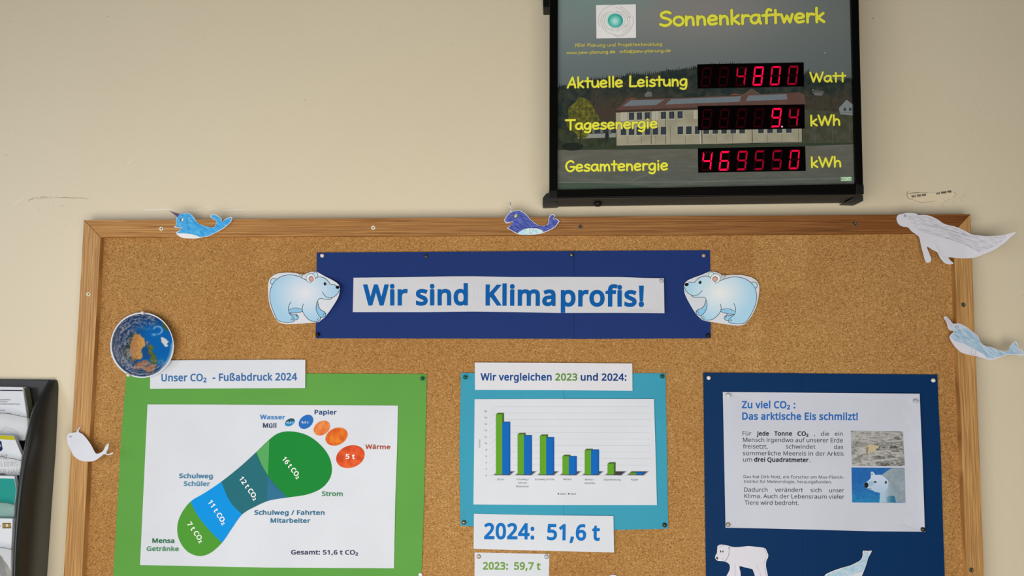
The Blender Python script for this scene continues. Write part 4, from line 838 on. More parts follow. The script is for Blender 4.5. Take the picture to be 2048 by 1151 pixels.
pin(931, 754, D1 + .001, 'pin_green', 'dark green pin at the top left corner of the turquoise card', kind='ball', r=.0034)
pin(1324, 752, D1 + .0005, 'pin_green', 'dark green pin at the top right corner of the turquoise card', kind='ball', r=.0034)
pin(928, 1043.5, D1 + .001, 'pin_steel', 'shiny steel pin at the bottom left corner of the turquoise card', r=.0035)
pin(1329, 1049, D1 + .0005, 'pin_bronze', 'dark bronze pin at the bottom right corner of the turquoise card', r=.0035)
pin(957.5, 1112, D5(957, 1112), 'pin_beige', 'beige pin at the left of the small green 2023 strip', r=.0034, kind='flat')
pin(1093, 1112.3, D5(1093, 1112), 'pin_clear', 'clear pin at the right of the small green 2023 strip', r=.0036)

# ---------------------------------------------------------------- arctic ice sheet (navy)
nv = thing('backing_card', 'tall dark navy card behind the sheet about melting arctic ice', 'card', P(1645, 950, DC))
sheet('card', [(1406.5, 744.6), (1603, 746.2), (1605, 1210), (1413.5, 1210), (1412, 1151), (1409, 950)], D1 + .0012, M['navy_card'], nv, 60)
sheet('card', [(1599, 746.2), (1740, 747.4), (1874.8, 748.3), (1877, 810), (1881, 883.7), (1885, 1020), (1889.5, 1151), (1891, 1210), (1601, 1210)], D1, M['navy_card'], nv, 60)
D2n = lambda x, y: D1 + .0019 + .003 * max(0, (x - 1800) / 45) ** 2 + .0012 * max(0, (1500 - x) / 50)
ic = thing('info_sheet', 'white sheet titled Zu viel CO2: Das arktische Eis schmilzt! with two photographs', 'sheet', P(1647, 922, D1))
sheet('paper', [(1445.6, 783.4), (1645, 785), (1839.3, 786.7), (1841, 830), (1845, 920), (1849.9, 1062.6), (1740, 1061.5), (1650, 1059), (1550, 1056.4), (1451.1, 1054.5), (1448, 900)], D2n, M['grey_paper'], ic, 24)
a = Art(D2n, .0003, .66); Z8 = lambda x, y: (1390 + x / 2.733, 730 + y / 2.733); HB = (36, 92, 160); TK = (52, 54, 62); TB = (24, 24, 30)
for s_, x0, x1, y, dy, cp, c, bd in (('Zu viel CO₂ :', 256, 548, 233, 1, 13.4, HB, .036), ('Das arktische Eis schmilzt!', 258, 890, 296, 2, 13.6, HB, .036),
    ('Für', 260, 308, 383, 0, 8.2, TK, .004), ('jede', 337, 404, 383, 1, 8.2, TB, .038), ('Tonne', 433, 530, 384, 0, 8.2, TB, .038), ('CO₂', 560, 620, 384, 1, 8.2, TB, .038), (',', 651, 657, 385, 0, 8.2, TK, .004), ('die', 688, 733, 385, 0, 8.2, TK, .004), ('ein', 764, 807, 385, 0, 8.2, TK, .004),
    ('Mensch irgendwo auf unserer Erde', 262, 808, 418, 3, 8.2, TK, .004), ('freisetzt,', 262, 397, 454, 1, 8.2, TK, .004), ('schwindet', 497, 658, 455, 1, 8.2, TK, .004), ('das', 760, 810, 457, 0, 8.2, TK, .004),
    ('sommerliche Meereis in der Arktis', 262, 812, 491, 3, 8.2, TK, .004), ('um', 263, 312, 526, 0, 8.2, TK, .004), ('drei Quadratmeter', 323, 621, 526, 2, 8.2, TB, .038), ('.', 626, 631, 528, 0, 8.2, TK, .01),
    ('Das hat Dirk Notz, ein Forscher am Max-Planck-', 266, 814, 616, 3, 5.8, TK, .002), ('Institut für Meteorologie, herausgefunden.', 267, 747, 642, 3, 5.8, TK, .002),
    ('Dadurch', 269, 396, 690, 1, 8.2, TK, .004), ('verändert', 437, 590, 691, 1, 8.2, TK, .004), ('sich', 631, 691, 693, 0, 8.2, TK, .004), ('unser', 734, 815, 694, 0, 8.2, TK, .004),
    ('Klima. Auch der Lebensraum vieler', 270, 817, 725, 4, 8.2, TK, .004), ('Tiere wird bedroht.', 271, 567, 761, 2, 8.2, TK, .004)):
    p, q = Z8(x0, y), Z8(x1, y + dy); a.text(s_, p[0], p[1], q[0], q[1], cp, c, bd)
a.build('lettering', ic)
ZP = z_of(1690, 850, 6.977)
a = Art(D2n, .0003, .66)
def ice(x, y):
    r = 1 - abs(fbm(x * .35 + 3 * fbm(x, y, .1), y * 1.2, .16, 5)) * 2.2; v = 146 + 40 * (r - .55) + 12 * fbm(x * .5, y * 2.5, .4)
    if 884 < y < 899 and x > 1745: v -= 48 * (.5 + fbm(x, y * 2, .3))
    if y > 922 and 1752 < x: v -= 75 * max(0, fbm(x, y * 2.2, .16) + .35)
    if 886 < y < 894 and x < 1738: v -= 22
    v = max(28, min(196, v)); return (v, v, v * .985)
a.fill(ZP([(80, 75), (808, 82), (835, 570), (97, 565)]), ice, .9)
BR = (168, 158, 128)
a.poly(ZP(smooth([(292, 300), (320, 278), (380, 270), (430, 276), (480, 296), (485, 308), (440, 318), (430, 345), (432, 372), (405, 380), (390, 350), (350, 352), (338, 392), (292, 392), (300, 340)], 3)), BR, 1)
a.poly(ZP([(296, 300), (330, 300), (318, 392), (294, 392)]), (124, 116, 88), 2); a.ell(*ZP([(478, 305)])[0], 1, .9, (40, 36, 30), 0, 2)
a.build('photo_print', ic, label='grey photograph of a polar bear walking over broken ice')
a = Art(D2n, .0003, .66)
a.fill(ZP([(90, 588), (832, 595), (846, 1080), (100, 1075)]), lambda x, y: mix(mix((34, 92, 156), (40, 124, 168), (y - 960) / 45), (26, 78, 140), .3 + .4 * fbm(x, y, .2)), 2.5)
a.fill(ZP([(510, 690), (600, 625), (660, 596), (832, 598), (846, 1079), (705, 1079), (690, 1000), (600, 930), (480, 860)]), lambda x, y: mix((134, 146, 154), (112, 130, 140), .5 + .8 * fbm(x, y, .15)), 4, 1)
a.fill(ZP([(480, 870), (620, 780), (680, 900), (700, 985), (712, 1079), (480, 1079), (488, 980)]), lambda x, y: mix((146, 172, 190), (124, 142, 152), (x - 1768) / 14), 4, 2)
a.fill(ZP([(575, 1000), (640, 982), (692, 985), (712, 1079), (590, 1079)]), lambda x, y: mix((110, 140, 154), (44, 100, 132), (x - 1773) / 12), 3, 3)
a.fill(ZP(smooth([(362, 700), (358, 660), (380, 644), (410, 668), (425, 690), (500, 690), (560, 730), (600, 770), (605, 810), (590, 880), (520, 935), (430, 930), (370, 900), (300, 880), (268, 850), (268, 810), (300, 790), (350, 745)], 4)), lambda x, y: mix((172, 186, 206), (150, 172, 196), (y - 950) / 35), 4, 4)
a.poly(ZP(smooth([(268, 812), (300, 795), (322, 810), (325, 850), (300, 872), (272, 858)], 3)), (22, 30, 38), 5); a.stroke(ZP([(290, 870), (330, 882), (368, 878)]), .9, (40, 50, 60), 5)
a.ell(*ZP([(422, 790)])[0], 2.6, 1.9, (34, 42, 52), 10, 5); a.ell(*ZP([(345, 742)])[0], 1.6, .9, (60, 70, 84), 10, 5); a.ell(*ZP([(570, 795)])[0], 2.4, 2.9, (54, 66, 76), 10, 5); a.ell(*ZP([(378, 680)])[0], 1.7, 2.6, (126, 138, 160), -20, 5)
a.fill(ZP(smooth([(322, 800), (370, 775), (410, 790), (395, 830), (340, 850)], 3)), lambda x, y: (138, 164, 182), 5, 4.6)
a.build('photo_print', ic, label='blue photograph of a polar bear head in profile')
pin(1417, 755, D1 + .0012, 'pin_pearl', 'white pin at the top left corner of the navy card')
pin(1865.5, 760, D1 + .0006, 'pin_pearl', 'white pin at the top right corner of the navy card')
pin(1455.5, 790, D2n(1455, 790), 'pin_pearl', 'pearl pin at the top left corner of the arctic ice sheet', kind='ball', r=.0035)
pin(1829, 801.5, D2n(1829, 801), 'pin_clear', 'clear pin at the top right corner of the arctic ice sheet', kind='ball', r=.0034)
pin(1455.8, 1048, D2n(1455, 1048), 'pin_beige', 'beige grey pin at the bottom left corner of the arctic ice sheet')
pin(1845, 1057.5, D2n(1845, 1057), 'pin_bronze', 'dark bronze pin at the bottom right corner of the arctic ice sheet')

# ---------------------------------------------------------------- hand-made animal cutouts
def streaks(c0, c1, ang, s=.5, lo=0):
    ca, sa = math.cos(math.radians(ang)), math.sin(math.radians(ang))
    def f(x, y):
        u, v = x * ca + y * sa, -x * sa + y * ca
        k = .5 + .85 * noise.fractal(Vector((u * .06 * s * 2, v * 1.1 * s, 1.3)), 1, 2, 3)
        return mix(c0, c1, k)
    return f
def cutout(name, label, Z, out, dfn, mat='pencil_white', n=3, step=4):
    o_ = smooth(Z(out), n)
    cx = sum(p[0] for p in o_) / len(o_); cy_ = sum(p[1] for p in o_) / len(o_)
    t_ = thing(name, label, 'paper cutout', P(cx, cy_, DC)); sheet('paper', o_, dfn, M[mat], t_, step)
    return t_, o_
# bright blue narwhal on the top rail
Z = z_of(325, 405, 13.21); dN = lambda x, y: DF + .0012 + .0035 * max(0, (x - 400) / 65) + .002 * max(0, (440 - y) / 30)
N1 = [(180, 210), (300, 248), (460, 295), (560, 290), (640, 265), (720, 290), (790, 340), (860, 430), (930, 530), (1050, 590), (1200, 635), (1330, 650), (1390, 620), (1412, 550), (1415, 480), (1300, 410), (1270, 370), (1290, 308), (1400, 320), (1500, 370), (1562, 440), (1575, 495), (1650, 440), (1760, 385), (1835, 388), (1830, 470), (1750, 570), (1600, 690), (1400, 800), (1230, 880), (1080, 910), (880, 945), (560, 935), (430, 880), (355, 790), (430, 740), (485, 665), (340, 658), (308, 620), (365, 605), (355, 500), (372, 390), (320, 310)]
t_, _ = cutout('narwhal_cutout', 'bright blue coloured narwhal cutout with purple horn on the top rail', Z, N1, dN, n=3, step=3.5)
a = Art(dN, .0002, 0.75)
a.fill(Z([(462, 300), (560, 298), (640, 273), (712, 298), (780, 348), (850, 440), (920, 540), (1045, 600), (1200, 645), (1335, 660), (1400, 628), (1422, 550), (1425, 475), (1305, 400), (1285, 365), (1300, 318), (1400, 332), (1490, 380), (1550, 445), (1570, 508), (1655, 452), (1765, 398), (1822, 400), (1818, 465), (1740, 560), (1590, 676), (1390, 790), (1220, 868), (1080, 898), (990, 905), (820, 842), (600, 808), (380, 800), (440, 750), (505, 655), (430, 645), (350, 640), (372, 600), (366, 500), (385, 395)]),
       streaks((34, 136, 204), (98, 178, 222), 28, .8), .8)
a.poly(Z([(180, 212), (300, 252), (460, 298), (420, 350), (385, 388), (330, 325)]), (92, 74, 104), 1)
a.poly(Z(smooth([(375, 820), (600, 818), (820, 850), (990, 912), (880, 938), (560, 928), (440, 878)], 3)), (220, 220, 228), 1)
a.poly(Z(ell(515, 450, 48, 60, 20, 16)), (60, 96, 128), 2); a.poly(Z(ell(520, 452, 32, 44, 20, 16)), (224, 228, 238), 3); a.poly(Z(ell(492, 455, 14, 30, 20, 10)), (50, 60, 80), 4)
a.stroke(Z([(655, 290), (640, 500), (660, 700)]), .8, (34, 118, 186), 1); a.stroke(Z([(640, 340), (760, 430), (1000, 620), (1200, 720)]), .7, (30, 120, 190), 1)
a.build('crayon_colouring', t_)
# indigo narwhal
Z = z_of(995, 395, 13.54); dN = lambda x, y: DF + .0012 + .003 * max(0, (x - 1060) / 58) + .003 * max(0, (432 - y) / 30)
N2 = [(328, 118), (346, 112), (362, 250), (380, 375), (480, 347), (580, 345), (690, 383), (800, 480), (900, 590), (1020, 690), (1130, 750), (1250, 762), (1360, 712), (1378, 600), (1398, 520), (1450, 458), (1510, 452), (1560, 490), (1512, 568), (1600, 568), (1678, 640), (1620, 720), (1560, 800), (1420, 880), (1240, 955), (1100, 988), (830, 1008), (620, 998), (510, 970), (380, 890), (262, 825), (330, 770), (405, 655), (280, 692), (200, 662), (188, 590), (240, 500), (325, 405), (350, 372), (338, 260)]
t_, _ = cutout('narwhal_cutout', 'dark indigo coloured narwhal cutout with thin horn on the top rail below the display', Z, N2, dN, n=3, step=3.5)
a = Art(dN, .0002, .76)
a.fill(Z([(380, 392), (480, 358), (580, 356), (685, 394), (790, 490), (890, 600), (1010, 702), (1125, 764), (1255, 776), (1372, 722), (1392, 605), (1412, 528), (1456, 472), (1508, 466), (1540, 494), (1500, 582), (1595, 582), (1655, 642), (1550, 788), (1410, 866), (1240, 935), (1235, 905), (1100, 832), (850, 820), (690, 856), (525, 958), (385, 876), (285, 822), (345, 768), (425, 632), (285, 672), (215, 648), (205, 592), (255, 505), (335, 415)]),
       streaks((42, 58, 136), (108, 116, 186), 25, .8), .8)
a.fill(Z(smooth([(530, 965), (690, 858), (850, 825), (1100, 835), (1235, 905), (1180, 955), (830, 998), (620, 990)], 3)), lambda x, y: mix((206, 220, 232), (130, 196, 212), .3 + fbm(x, y, .2) + .03 * (y - 462)), 2, 1)
a.stroke(Z(sp((860, 828), (875, 920), (905, 968), (950, 930), (980, 832))), .5, (60, 96, 110), 2, False); a.stroke(Z([(530, 965), (690, 856), (850, 822), (1100, 832), (1238, 905)]), .5, (44, 60, 84), 2, False)
a.poly(Z(ell(493, 492, 48, 60, 30, 16)), (84, 86, 60), 2); a.poly(Z(ell(493, 492, 36, 48, 30, 16)), (196, 192, 150), 3); a.poly(Z(ell(498, 488, 10, 20, 30, 8)), (130, 130, 90), 4)
for y_ in (150, 175, 225, 290, 325): a.stroke(Z([(335, y_), (358, y_ - 12)]), .7, (110, 96, 90), 2, False)
a.stroke(Z([(336, 120), (348, 200)]), .9, (90, 78, 74), 2, False)
a.build('crayon_colouring', t_)
# long pale grey sea animal at the right corner
Z = z_of(1780, 370, 6.773); dN = lambda x, y: DF + .0012 + (.018 * max(0, (x - 1930) / 100) ** 1.3 if x > 1930 else 0)
N3 = [(88, 450), (110, 405), (180, 385), (250, 375), (350, 385), (380, 405), (460, 403), (540, 415), (640, 460), (740, 525), (880, 560), (960, 590), (1050, 635), (1110, 665), (1300, 690), (1450, 685), (1560, 670), (1705, 634), (1640, 700), (1540, 790), (1400, 880), (1280, 930), (1130, 985), (950, 990), (860, 982), (790, 975), (820, 1020), (862, 1060), (800, 1072), (740, 1052), (680, 985), (640, 910), (570, 872), (500, 832), (530, 920), (560, 1000), (545, 1038), (515, 1050), (480, 1030), (450, 930), (420, 820), (392, 700), (300, 630), (240, 570), (170, 560), (110, 520)]
t_, o_ = cutout('seal_cutout', 'large pale grey shaded sea animal cutout at the top right corner of the frame', Z, N3, dN, 'pencil_grey', n=3, step=6)
a = Art(dN, .0003, .77)
a.fill(Z([(250, 400), (390, 415), (520, 430), (640, 480), (740, 545), (900, 585), (1050, 655), (1200, 695), (1400, 702), (1580, 682), (1500, 780), (1350, 860), (1200, 905), (1000, 800), (800, 740), (600, 660), (400, 600), (290, 540), (240, 460)]), streaks((176, 176, 186), (208, 208, 216), 16, .6), 1.2)
a.fill(Z([(580, 760), (620, 780), (700, 880), (760, 980), (820, 1045), (750, 1030), (690, 960), (620, 850)]), streaks((190, 192, 202), (206, 208, 216), 50, .6), 2)
for p in ([(400, 520), (600, 560), (900, 640), (1200, 700)], [(380, 600), (520, 650), (700, 700), (950, 770), (1150, 840)], [(520, 500), (800, 600), (1100, 700)]): a.stroke(Z(smooth(p, 5, False)), .7, (158, 158, 170), 1, False)
a.stroke(Z(ell(205, 415, 14, 15, 0, 12) + ell(205, 415, 14, 15, 0, 12)[:1]), .8, (112, 120, 134), 2, False); a.ell(*Z([(205, 415)])[0], 1.1, 1.1, (150, 156, 168), 0, 2)
a.build('pencil_shading', t_)
# pale blue narwhal on the right rail
Z = z_of(1870, 615, 9.59); dN = lambda x, y: DF + .0012 + (.008 * max(0, (x - 1955) / 93) if x > 1955 else 0)
N4 = [(165, 180), (205, 166), (240, 180), (300, 250), (345, 302), (450, 297), (520, 320), (620, 375), (720, 455), (820, 540), (850, 610), (940, 720), (1100, 760), (1250, 820), (1400, 825), (1440, 740), (1545, 642), (1600, 740), (1610, 795), (1662, 800), (1702, 890), (1680, 922), (1580, 905), (1400, 900), (1280, 940), (1120, 997), (1000, 990), (800, 930), (600, 890), (480, 840), (380, 740), (310, 640), (276, 552), (362, 448), (300, 437), (250, 390), (230, 300), (190, 230)]
t_, o_ = cutout('narwhal_cutout', 'pale blue pencil coloured narwhal cutout with ringed horn on the right rail', Z, N4, dN, 'pencil_grey', n=3, step=5)
a = Art(dN, .0003, .84)
a.fill(Z([(380, 440), (440, 400), (560, 360), (700, 450), (810, 545), (840, 615), (935, 730), (1100, 772), (1250, 832), (1405, 838), (1450, 745), (1540, 660), (1590, 745), (1600, 808), (1650, 815), (1685, 885), (1580, 890), (1390, 885), (1270, 925), (1110, 978), (1000, 970), (930, 890), (760, 800), (560, 690), (400, 640), (296, 560)]), streaks((134, 170, 196), (192, 210, 224), 30, .6), 1.0)
a.fill(Z([(350, 315), (450, 305), (520, 328), (610, 385), (560, 400), (440, 405), (380, 440), (300, 425), (260, 380)]), lambda x, y: (192, 200, 214), 3, 1)
a.poly(Z(ell(418, 370, 34, 26, 0, 14)), (128, 140, 156), 2); a.poly(Z(ell(420, 372, 20, 14, 0, 12)), (210, 214, 224), 3)
for k in range(8): a.stroke(Z([(190 + 14 * k, 210 + 22 * k), (245 + 12 * k, 188 + 20 * k)]), .45, (140, 134, 154), 2, False)
a.stroke(Z([(700, 780), (690, 890), (770, 900), (790, 800)]), .5, (160, 168, 184), 2, False)
a.build('crayon_colouring', t_)
# white whale on the left rail
Z = z_of(120, 840, 12.79); dN = lambda x, y: DF + .0012 + .0085 * max(0, min(1.6, (x - 138) / 50)) + .004 * max(0, (875 - y) / 30)
N5 = [(180, 480), (200, 360), (260, 322), (400, 305), (425, 285), (460, 212), (525, 155), (492, 225), (482, 298), (580, 355), (700, 490), (800, 640), (890, 810), (930, 848), (1000, 845), (1100, 780), (1160, 670), (1230, 588), (1243, 650), (1222, 740), (1182, 820), (1222, 865), (1338, 822), (1352, 850), (1240, 888), (1130, 865), (1050, 920), (900, 1025), (760, 1052), (560, 1035), (440, 980), (330, 880), (270, 740), (200, 610)]
t_, o_ = cutout('whale_cutout', 'plain white whale cutout bending off the left rail of the frame', Z, N5, dN, n=3, step=4)
a = Art(dN, .0002, 0.86)
a.poly(Z([(225, 400), (305, 400), (300, 425), (265, 442), (235, 425)]), (168, 176, 196)); a.stroke(Z([(228, 405), (270, 412), (305, 402)]), .7, (130, 138, 156), 1, False)
for k in range(4): a.stroke(Z([(420 + 18 * k, 268 - 26 * k), (470 + 10 * k, 280 - 28 * k)]), .5, (160, 156, 168), 1, False)
a.build('pencil_drawing', t_)
# polar bear at the lower edge
Z = z_of(1415, 1080, 14.63); dN = const(D1 + .0022)
N6 = [(222, 490), (240, 430), (280, 350), (293, 165), (390, 120), (460, 125), (600, 150), (740, 190), (900, 195), (1100, 172), (1230, 163), (1450, 190), (1600, 205), (1700, 240), (1740, 330), (1776, 410), (1770, 500), (1722, 600), (1710, 750), (1740, 900), (1765, 1040), (1775, 1300), (1420, 1300), (1385, 1030), (1340, 900), (1300, 835), (1100, 790), (935, 752), (960, 900), (972, 1040), (975, 1300), (480, 1300), (560, 1030), (640, 880), (655, 750), (610, 670), (500, 612), (380, 602), (290, 590), (232, 535)]
t_, o_ = cutout('bear_cutout', 'hand drawn white polar bear cutout on the lower part of the navy card', Z, N6, dN, 'pencil_grey', n=2, step=14)
a = Art(dN, .0002, .86); PG = (120, 118, 116)
a.ell(*Z([(388, 322)])[0], 1.1, 2.2, (24, 22, 20), 0, 1); a.ell(*Z([(452, 322)])[0], 1.0, 2.2, (40, 38, 36), 0, 1); a.poly(Z(smooth([(248, 495), (290, 480), (308, 520), (290, 560), (262, 530)], 2)), (54, 54, 50), 1)
a.stroke(Z(sp((632, 190), (635, 300), (615, 440), (560, 550), (510, 598))), .8, PG, 1, False); a.stroke(Z([(630, 200), (628, 230)]), 1.5, (90, 86, 80), 1)
for p in ([(455, 515), (430, 585)], [(340, 210), (395, 165), (480, 160)], [(650, 200), (720, 195)], [(800, 670), (812, 800), (800, 950), (815, 1040)], [(1425, 715), (1460, 790), (1510, 880)], [(1650, 250), (1700, 320), (1730, 400), (1750, 470)], [(1700, 520), (1650, 660), (1620, 700)], [(1670, 780), (1720, 1040)], [(1540, 950), (1550, 1040)]):
    a.stroke(Z(smooth(p, 4, False)), .55, (158, 158, 166), 1, False)
a.build('pencil_drawing', t_)
# light blue whale tail at the lower edge
Z = z_of(1630, 1080, 14.63)
N7 = [(280, 1035), (360, 960), (600, 860), (850, 780), (1020, 735), (1180, 660), (1310, 590), (1372, 510), (1395, 400), (1405, 298), (1500, 306), (1600, 300), (1665, 314), (1560, 500), (1510, 680), (1420, 920), (1370, 1040), (1250, 1250), (900, 1380), (500, 1380), (180, 1250)]
t_, o_ = cutout('whale_cutout', 'light blue whale tail cutout rising on the lower right of the navy card', Z, N7, dN, 'pencil_grey', n=2, step=14)
a = Art(dN, .0002, .86)
a.fill(Z([(330, 1040), (400, 975), (620, 885), (850, 805), (1030, 758), (1190, 680), (1340, 590), (1400, 500), (1430, 370), (1490, 355), (1570, 365), (1590, 400), (1540, 500), (1490, 680), (1400, 900), (1200, 960), (1050, 1050), (900, 1350), (500, 1350), (220, 1230)]), streaks((150, 190, 212), (196, 212, 224), -25, .7), 1.2)
a.poly(Z([(1410, 330), (1445, 340), (1400, 470), (1385, 480)]), (226, 228, 226), 1); a.poly(Z([(1430, 312), (1590, 315), (1510, 345)]), (232, 232, 228), 1); a.poly(Z([(1640, 330), (1580, 420), (1555, 440), (1600, 370)]), (230, 230, 232), 1)
a.stroke(Z([(1430, 312), (1510, 348), (1600, 315)]), .5, (96, 110, 116), 2, False); a.stroke(Z([(1380, 480), (1440, 345)]), .4, (120, 128, 132), 2, False)
a.build('crayon_colouring', t_)
# tip of another cutout cut by the picture edge
o_ = ell(1226.5, 1166, 15, 17.5); tp = tag(sheet('paper_cutout', o_, DC + .002, M['pencil_white'], None, 8), 'round white tip of a paper cutout at the bottom picture edge', 'paper cutout')

# ---------------------------------------------------------------- LED display of the solar plant
DP, DD = .064, .070      # picture panel and frame front
T1 = lambda x, y: (1060 + x / 2.74, y / 2.74)
TP = z_of(1060, 0, 2.74)
ld = thing('display_board', 'black framed solar power display with red LED numbers above the pinboard', 'display', P(1410, 200, 0))
fo = [(1099.5, -60), (1717, -70), (1727, 367), (1727, 387.6), (1098.3, 396)]
prism('casing', [(1101, -58), (1716, -68), (1725, 387), (1100, 395)], .002, .058, M['black_plastic'], ld)
def rail(pts, d0=.055, d1=DD, m='black_frame'): return bevel(prism('frame_rail', pts, d0, d1, M[m], ld), .0012)
rail([(1099.3, -60), (1115.8, -60), (1115, 379), (1098.3, 396)])
rail([(1701, -70), (1716, -70), (1727.2, 388), (1711.7, 367.3)])
rail([(1098.3, 396), (1115, 379), (1711.7, 367.3), (1727.2, 388)])
rail([(1099.3, -60), (1115.8, -44), (1701.3, -50), (1716, -70)])
# grooved underside and its outer lip
def slab(name, pts, m):   # pts: (px, py, depth) quads of a surface strip, given a small thickness
    V = [P(*p) for p in pts]; W = [v + Vector((0, 0, .0012)) for v in V]
    return recalc(mesh(name, V + W, [[0, 1, 2, 3], [7, 6, 5, 4], [0, 4, 5, 1], [1, 5, 6, 2], [2, 6, 7, 3], [3, 7, 4, 0]], M[m], ld))
pa = P(1115, 396.6, .066); pb = P(1712, 388.6, .066)
V = []
for yy in (-.066, -.008):
    V += [Vector((pa.x, yy, pa.z)), Vector((pb.x, yy, pb.z))]
V += [v + Vector((0, 0, -.0012)) for v in V]
recalc(mesh('underside_panel', V, [[0, 1, 3, 2], [4, 6, 7, 5], [0, 4, 5, 1], [2, 3, 7, 6], [0, 2, 6, 4], [1, 5, 7, 3]], M['underside'], ld))
# corner pieces
def block(name, pts, d0, d1, m, bv=.001): return bevel(prism(name, pts, d0, d1, M[m], ld), bv)
block('corner_piece', [(1098, 380), (1115.3, 380), (1115.3, 397), (1098, 397)], .052, .0712, 'black_plastic')
block('corner_piece', [(1712, 369), (1727.8, 368), (1728.3, 388), (1712, 388.6)], .052, .0712, 'black_plastic')
block('mounting_foot', [(1085.5, 395), (1092.5, 386.5), (1100, 384), (1116, 384), (1116, 408.5), (1085, 409.5)], .001, .030, 'grey_plastic')
block('mounting_foot', [(1697, 400.6), (1712, 390.5), (1726.5, 389.5), (1727.3, 401.5)], .001, .040, 'grey_plastic')
block('mounting_foot', [(1085.4, -30), (1104, -30), (1104, 15), (1086, 15.3)], .001, .028, 'black_plastic')
kc = P(1195.5, 399.5, .045)
V = []; 
for r_, h in ((.004, .002), (.004, -.003), (.0064, -.004), (.0064, -.0072), (.004, -.0095)):
    for k in range(16):
        g = 2 * math.pi * k / 16; V.append((kc.x + r_ * math.cos(g), kc.y + r_ * math.sin(g), kc.z + h))
recalc(mesh('lock_knob', V, [[i * 16 + k, i * 16 + (k + 1) % 16, (i + 1) * 16 + (k + 1) % 16, (i + 1) * 16 + k] for i in range(4) for k in range(16)] + [list(range(16)), list(range(64, 80))], M['black_plastic'], ld, sm=True))
# printed picture panel
pan = [(1112, -55), (1708, -60), (1714, 372), (1112, 384)]
pp = prism('picture_panel', pan, .056, DP, M['black_plastic'], ld)
a = Art(DP, .0001, .66)
def skyline(x):
    pts = [(1112, 171), (1130, 170), (1160, 166), (1180, 158), (1240, 154), (1256, 146), (1280, 148), (1310, 145), (1340, 139), (1370, 136), (1395, 131), (1470, 126), (1600, 150), (1618, 141), (1640, 158), (1680, 160), (1690, 154), (1712, 160)]
    for i in range(len(pts) - 1):
        if pts[i][0] <= x <= pts[i + 1][0]:
            k = (x - pts[i][0]) / (pts[i + 1][0] - pts[i][0]); return pts[i][1] + (pts[i + 1][1] - pts[i][1]) * k
    return 160
def skyc(x, y):
    c = mix((108, 122, 122), (94, 101, 99), (x - 1112) / 600)
    c = mix(c, (122, 119, 117), math.exp(-((x - 1400) / 170) ** 2 - ((y - 20) / 110) ** 2) * .9)
    c = mix(c, (104, 142, 132), math.exp(-((x - 1210) / 90) ** 2 - ((y + 20) / 40) ** 2) * .6)
    return mix(c, (76, 86, 88), (y - 40) / 190)
a.fill([(1113, -54), (1300, -56), (1500, -58), (1707, -59), (1713, 371), (1500, 375), (1300, 379), (1113, 383)], skyc, 14)
rn = random.Random(5); tr = []
x = 1113
while x < 1710:
    s0 = skyline(min(x, 1711)) ; tr.append((x, s0 + rn.uniform(-1, 3))); tr.append((x + 1.1, s0 - rn.uniform(0, 6.5))); tr.append((x + 2.4, s0 + rn.uniform(0, 4))); x += rn.uniform(3, 5)
tr.append((1711, 160)); tr2 = tr + [(1712, 300), (1113, 305)]
def forest(x, y):
    v = fbm(x, y, .09, 4); c = mix((32, 43, 42), (56, 58, 50), .4 + v)
    if x > 1600 or 1180 < x < 1330: c = mix(c, (64, 58, 48), max(0, min(.8, (y - 175) / 30)))
    return mix(c, (20, 26, 26), .5 * fbm(x * 2, y * 2, .2))
a.fill(tr2, forest, 3.0, 1)
a.fill([(1113, 297), (1300, 292), (1500, 288), (1712, 281), (1713, 371), (1500, 375), (1300, 379), (1113, 383)], lambda x, y: mix(mix((84, 84, 76), (74, 80, 74), (y - 300) / 70), (104, 106, 98), .35 * fbm(x * .25, y * 2, .12) + .1), 4, 2)
a.poly(TP([(152, 1003), (300, 1000), (560, 1012), (700, 1030), (700, 1046), (152, 1050)]), (62, 74, 64), 3)
a.stroke(TP([(152, 1000), (900, 995), (1780, 975)]), 1.3, (98, 104, 96), 4); a.stroke(TP([(540, 1000), (600, 970), (690, 945)]), .7, (110, 112, 104), 4)
a.poly(TP([(152, 810), (470, 800), (1500, 783), (1780, 772), (1780, 790), (1500, 800), (900, 815), (152, 822)]), (48, 58, 46), 3)
a.fill(TP([(152, 700), (470, 700), (470, 812), (152, 818)]), lambda x, y: mix((36, 44, 36), (56, 62, 44), .5 + fbm(x, y, .12)), 5, 3)
a.fill(TP([(1495, 600), (1780, 620), (1780, 778), (1495, 785)]), lambda x, y: mix((56, 60, 46), (70, 72, 60), .5 + fbm(x, y, .1)), 5, 3)
for x_ in (1560, 1655, 1750): a.stroke(TP([(x_, 650), (x_ + 3, 785)]), .35, (96, 100, 92), 4)
# yellow green tree, low building, houses
a.poly(TP([(345, 600), (465, 585), (470, 640), (330, 650)]), (62, 52, 46), 3)
a.poly(TP([(262, 735), (470, 728), (470, 752), (262, 758)]), (124, 128, 122), 4); a.poly(TP([(290, 690), (470, 680), (470, 728), (290, 735)]), (44, 50, 54), 4)
for x_ in (300, 340, 385, 430): a.poly(TP([(x_, 690), (x_ + 14, 690), (x_ + 14, 735), (x_, 735)]), (92, 96, 92), 5)
tb = smooth([(1164 + 31 * math.cos(g) * (1 + .13 * math.sin(5 * g + 1)), 236 + 37 * math.sin(g) * (1 + .12 * math.cos(4 * g))) for g in [i * math.pi / 9 for i in range(18)]], 3)
a.fill([(p[0] + 1.5 * fbm(*p, .5), p[1] + 2 * fbm(p[1], p[0], .5)) for p in tb], lambda x, y: mix((60, 64, 34), (104, 102, 40), .45 + fbm(x, y, .2)), 2.5, 5)
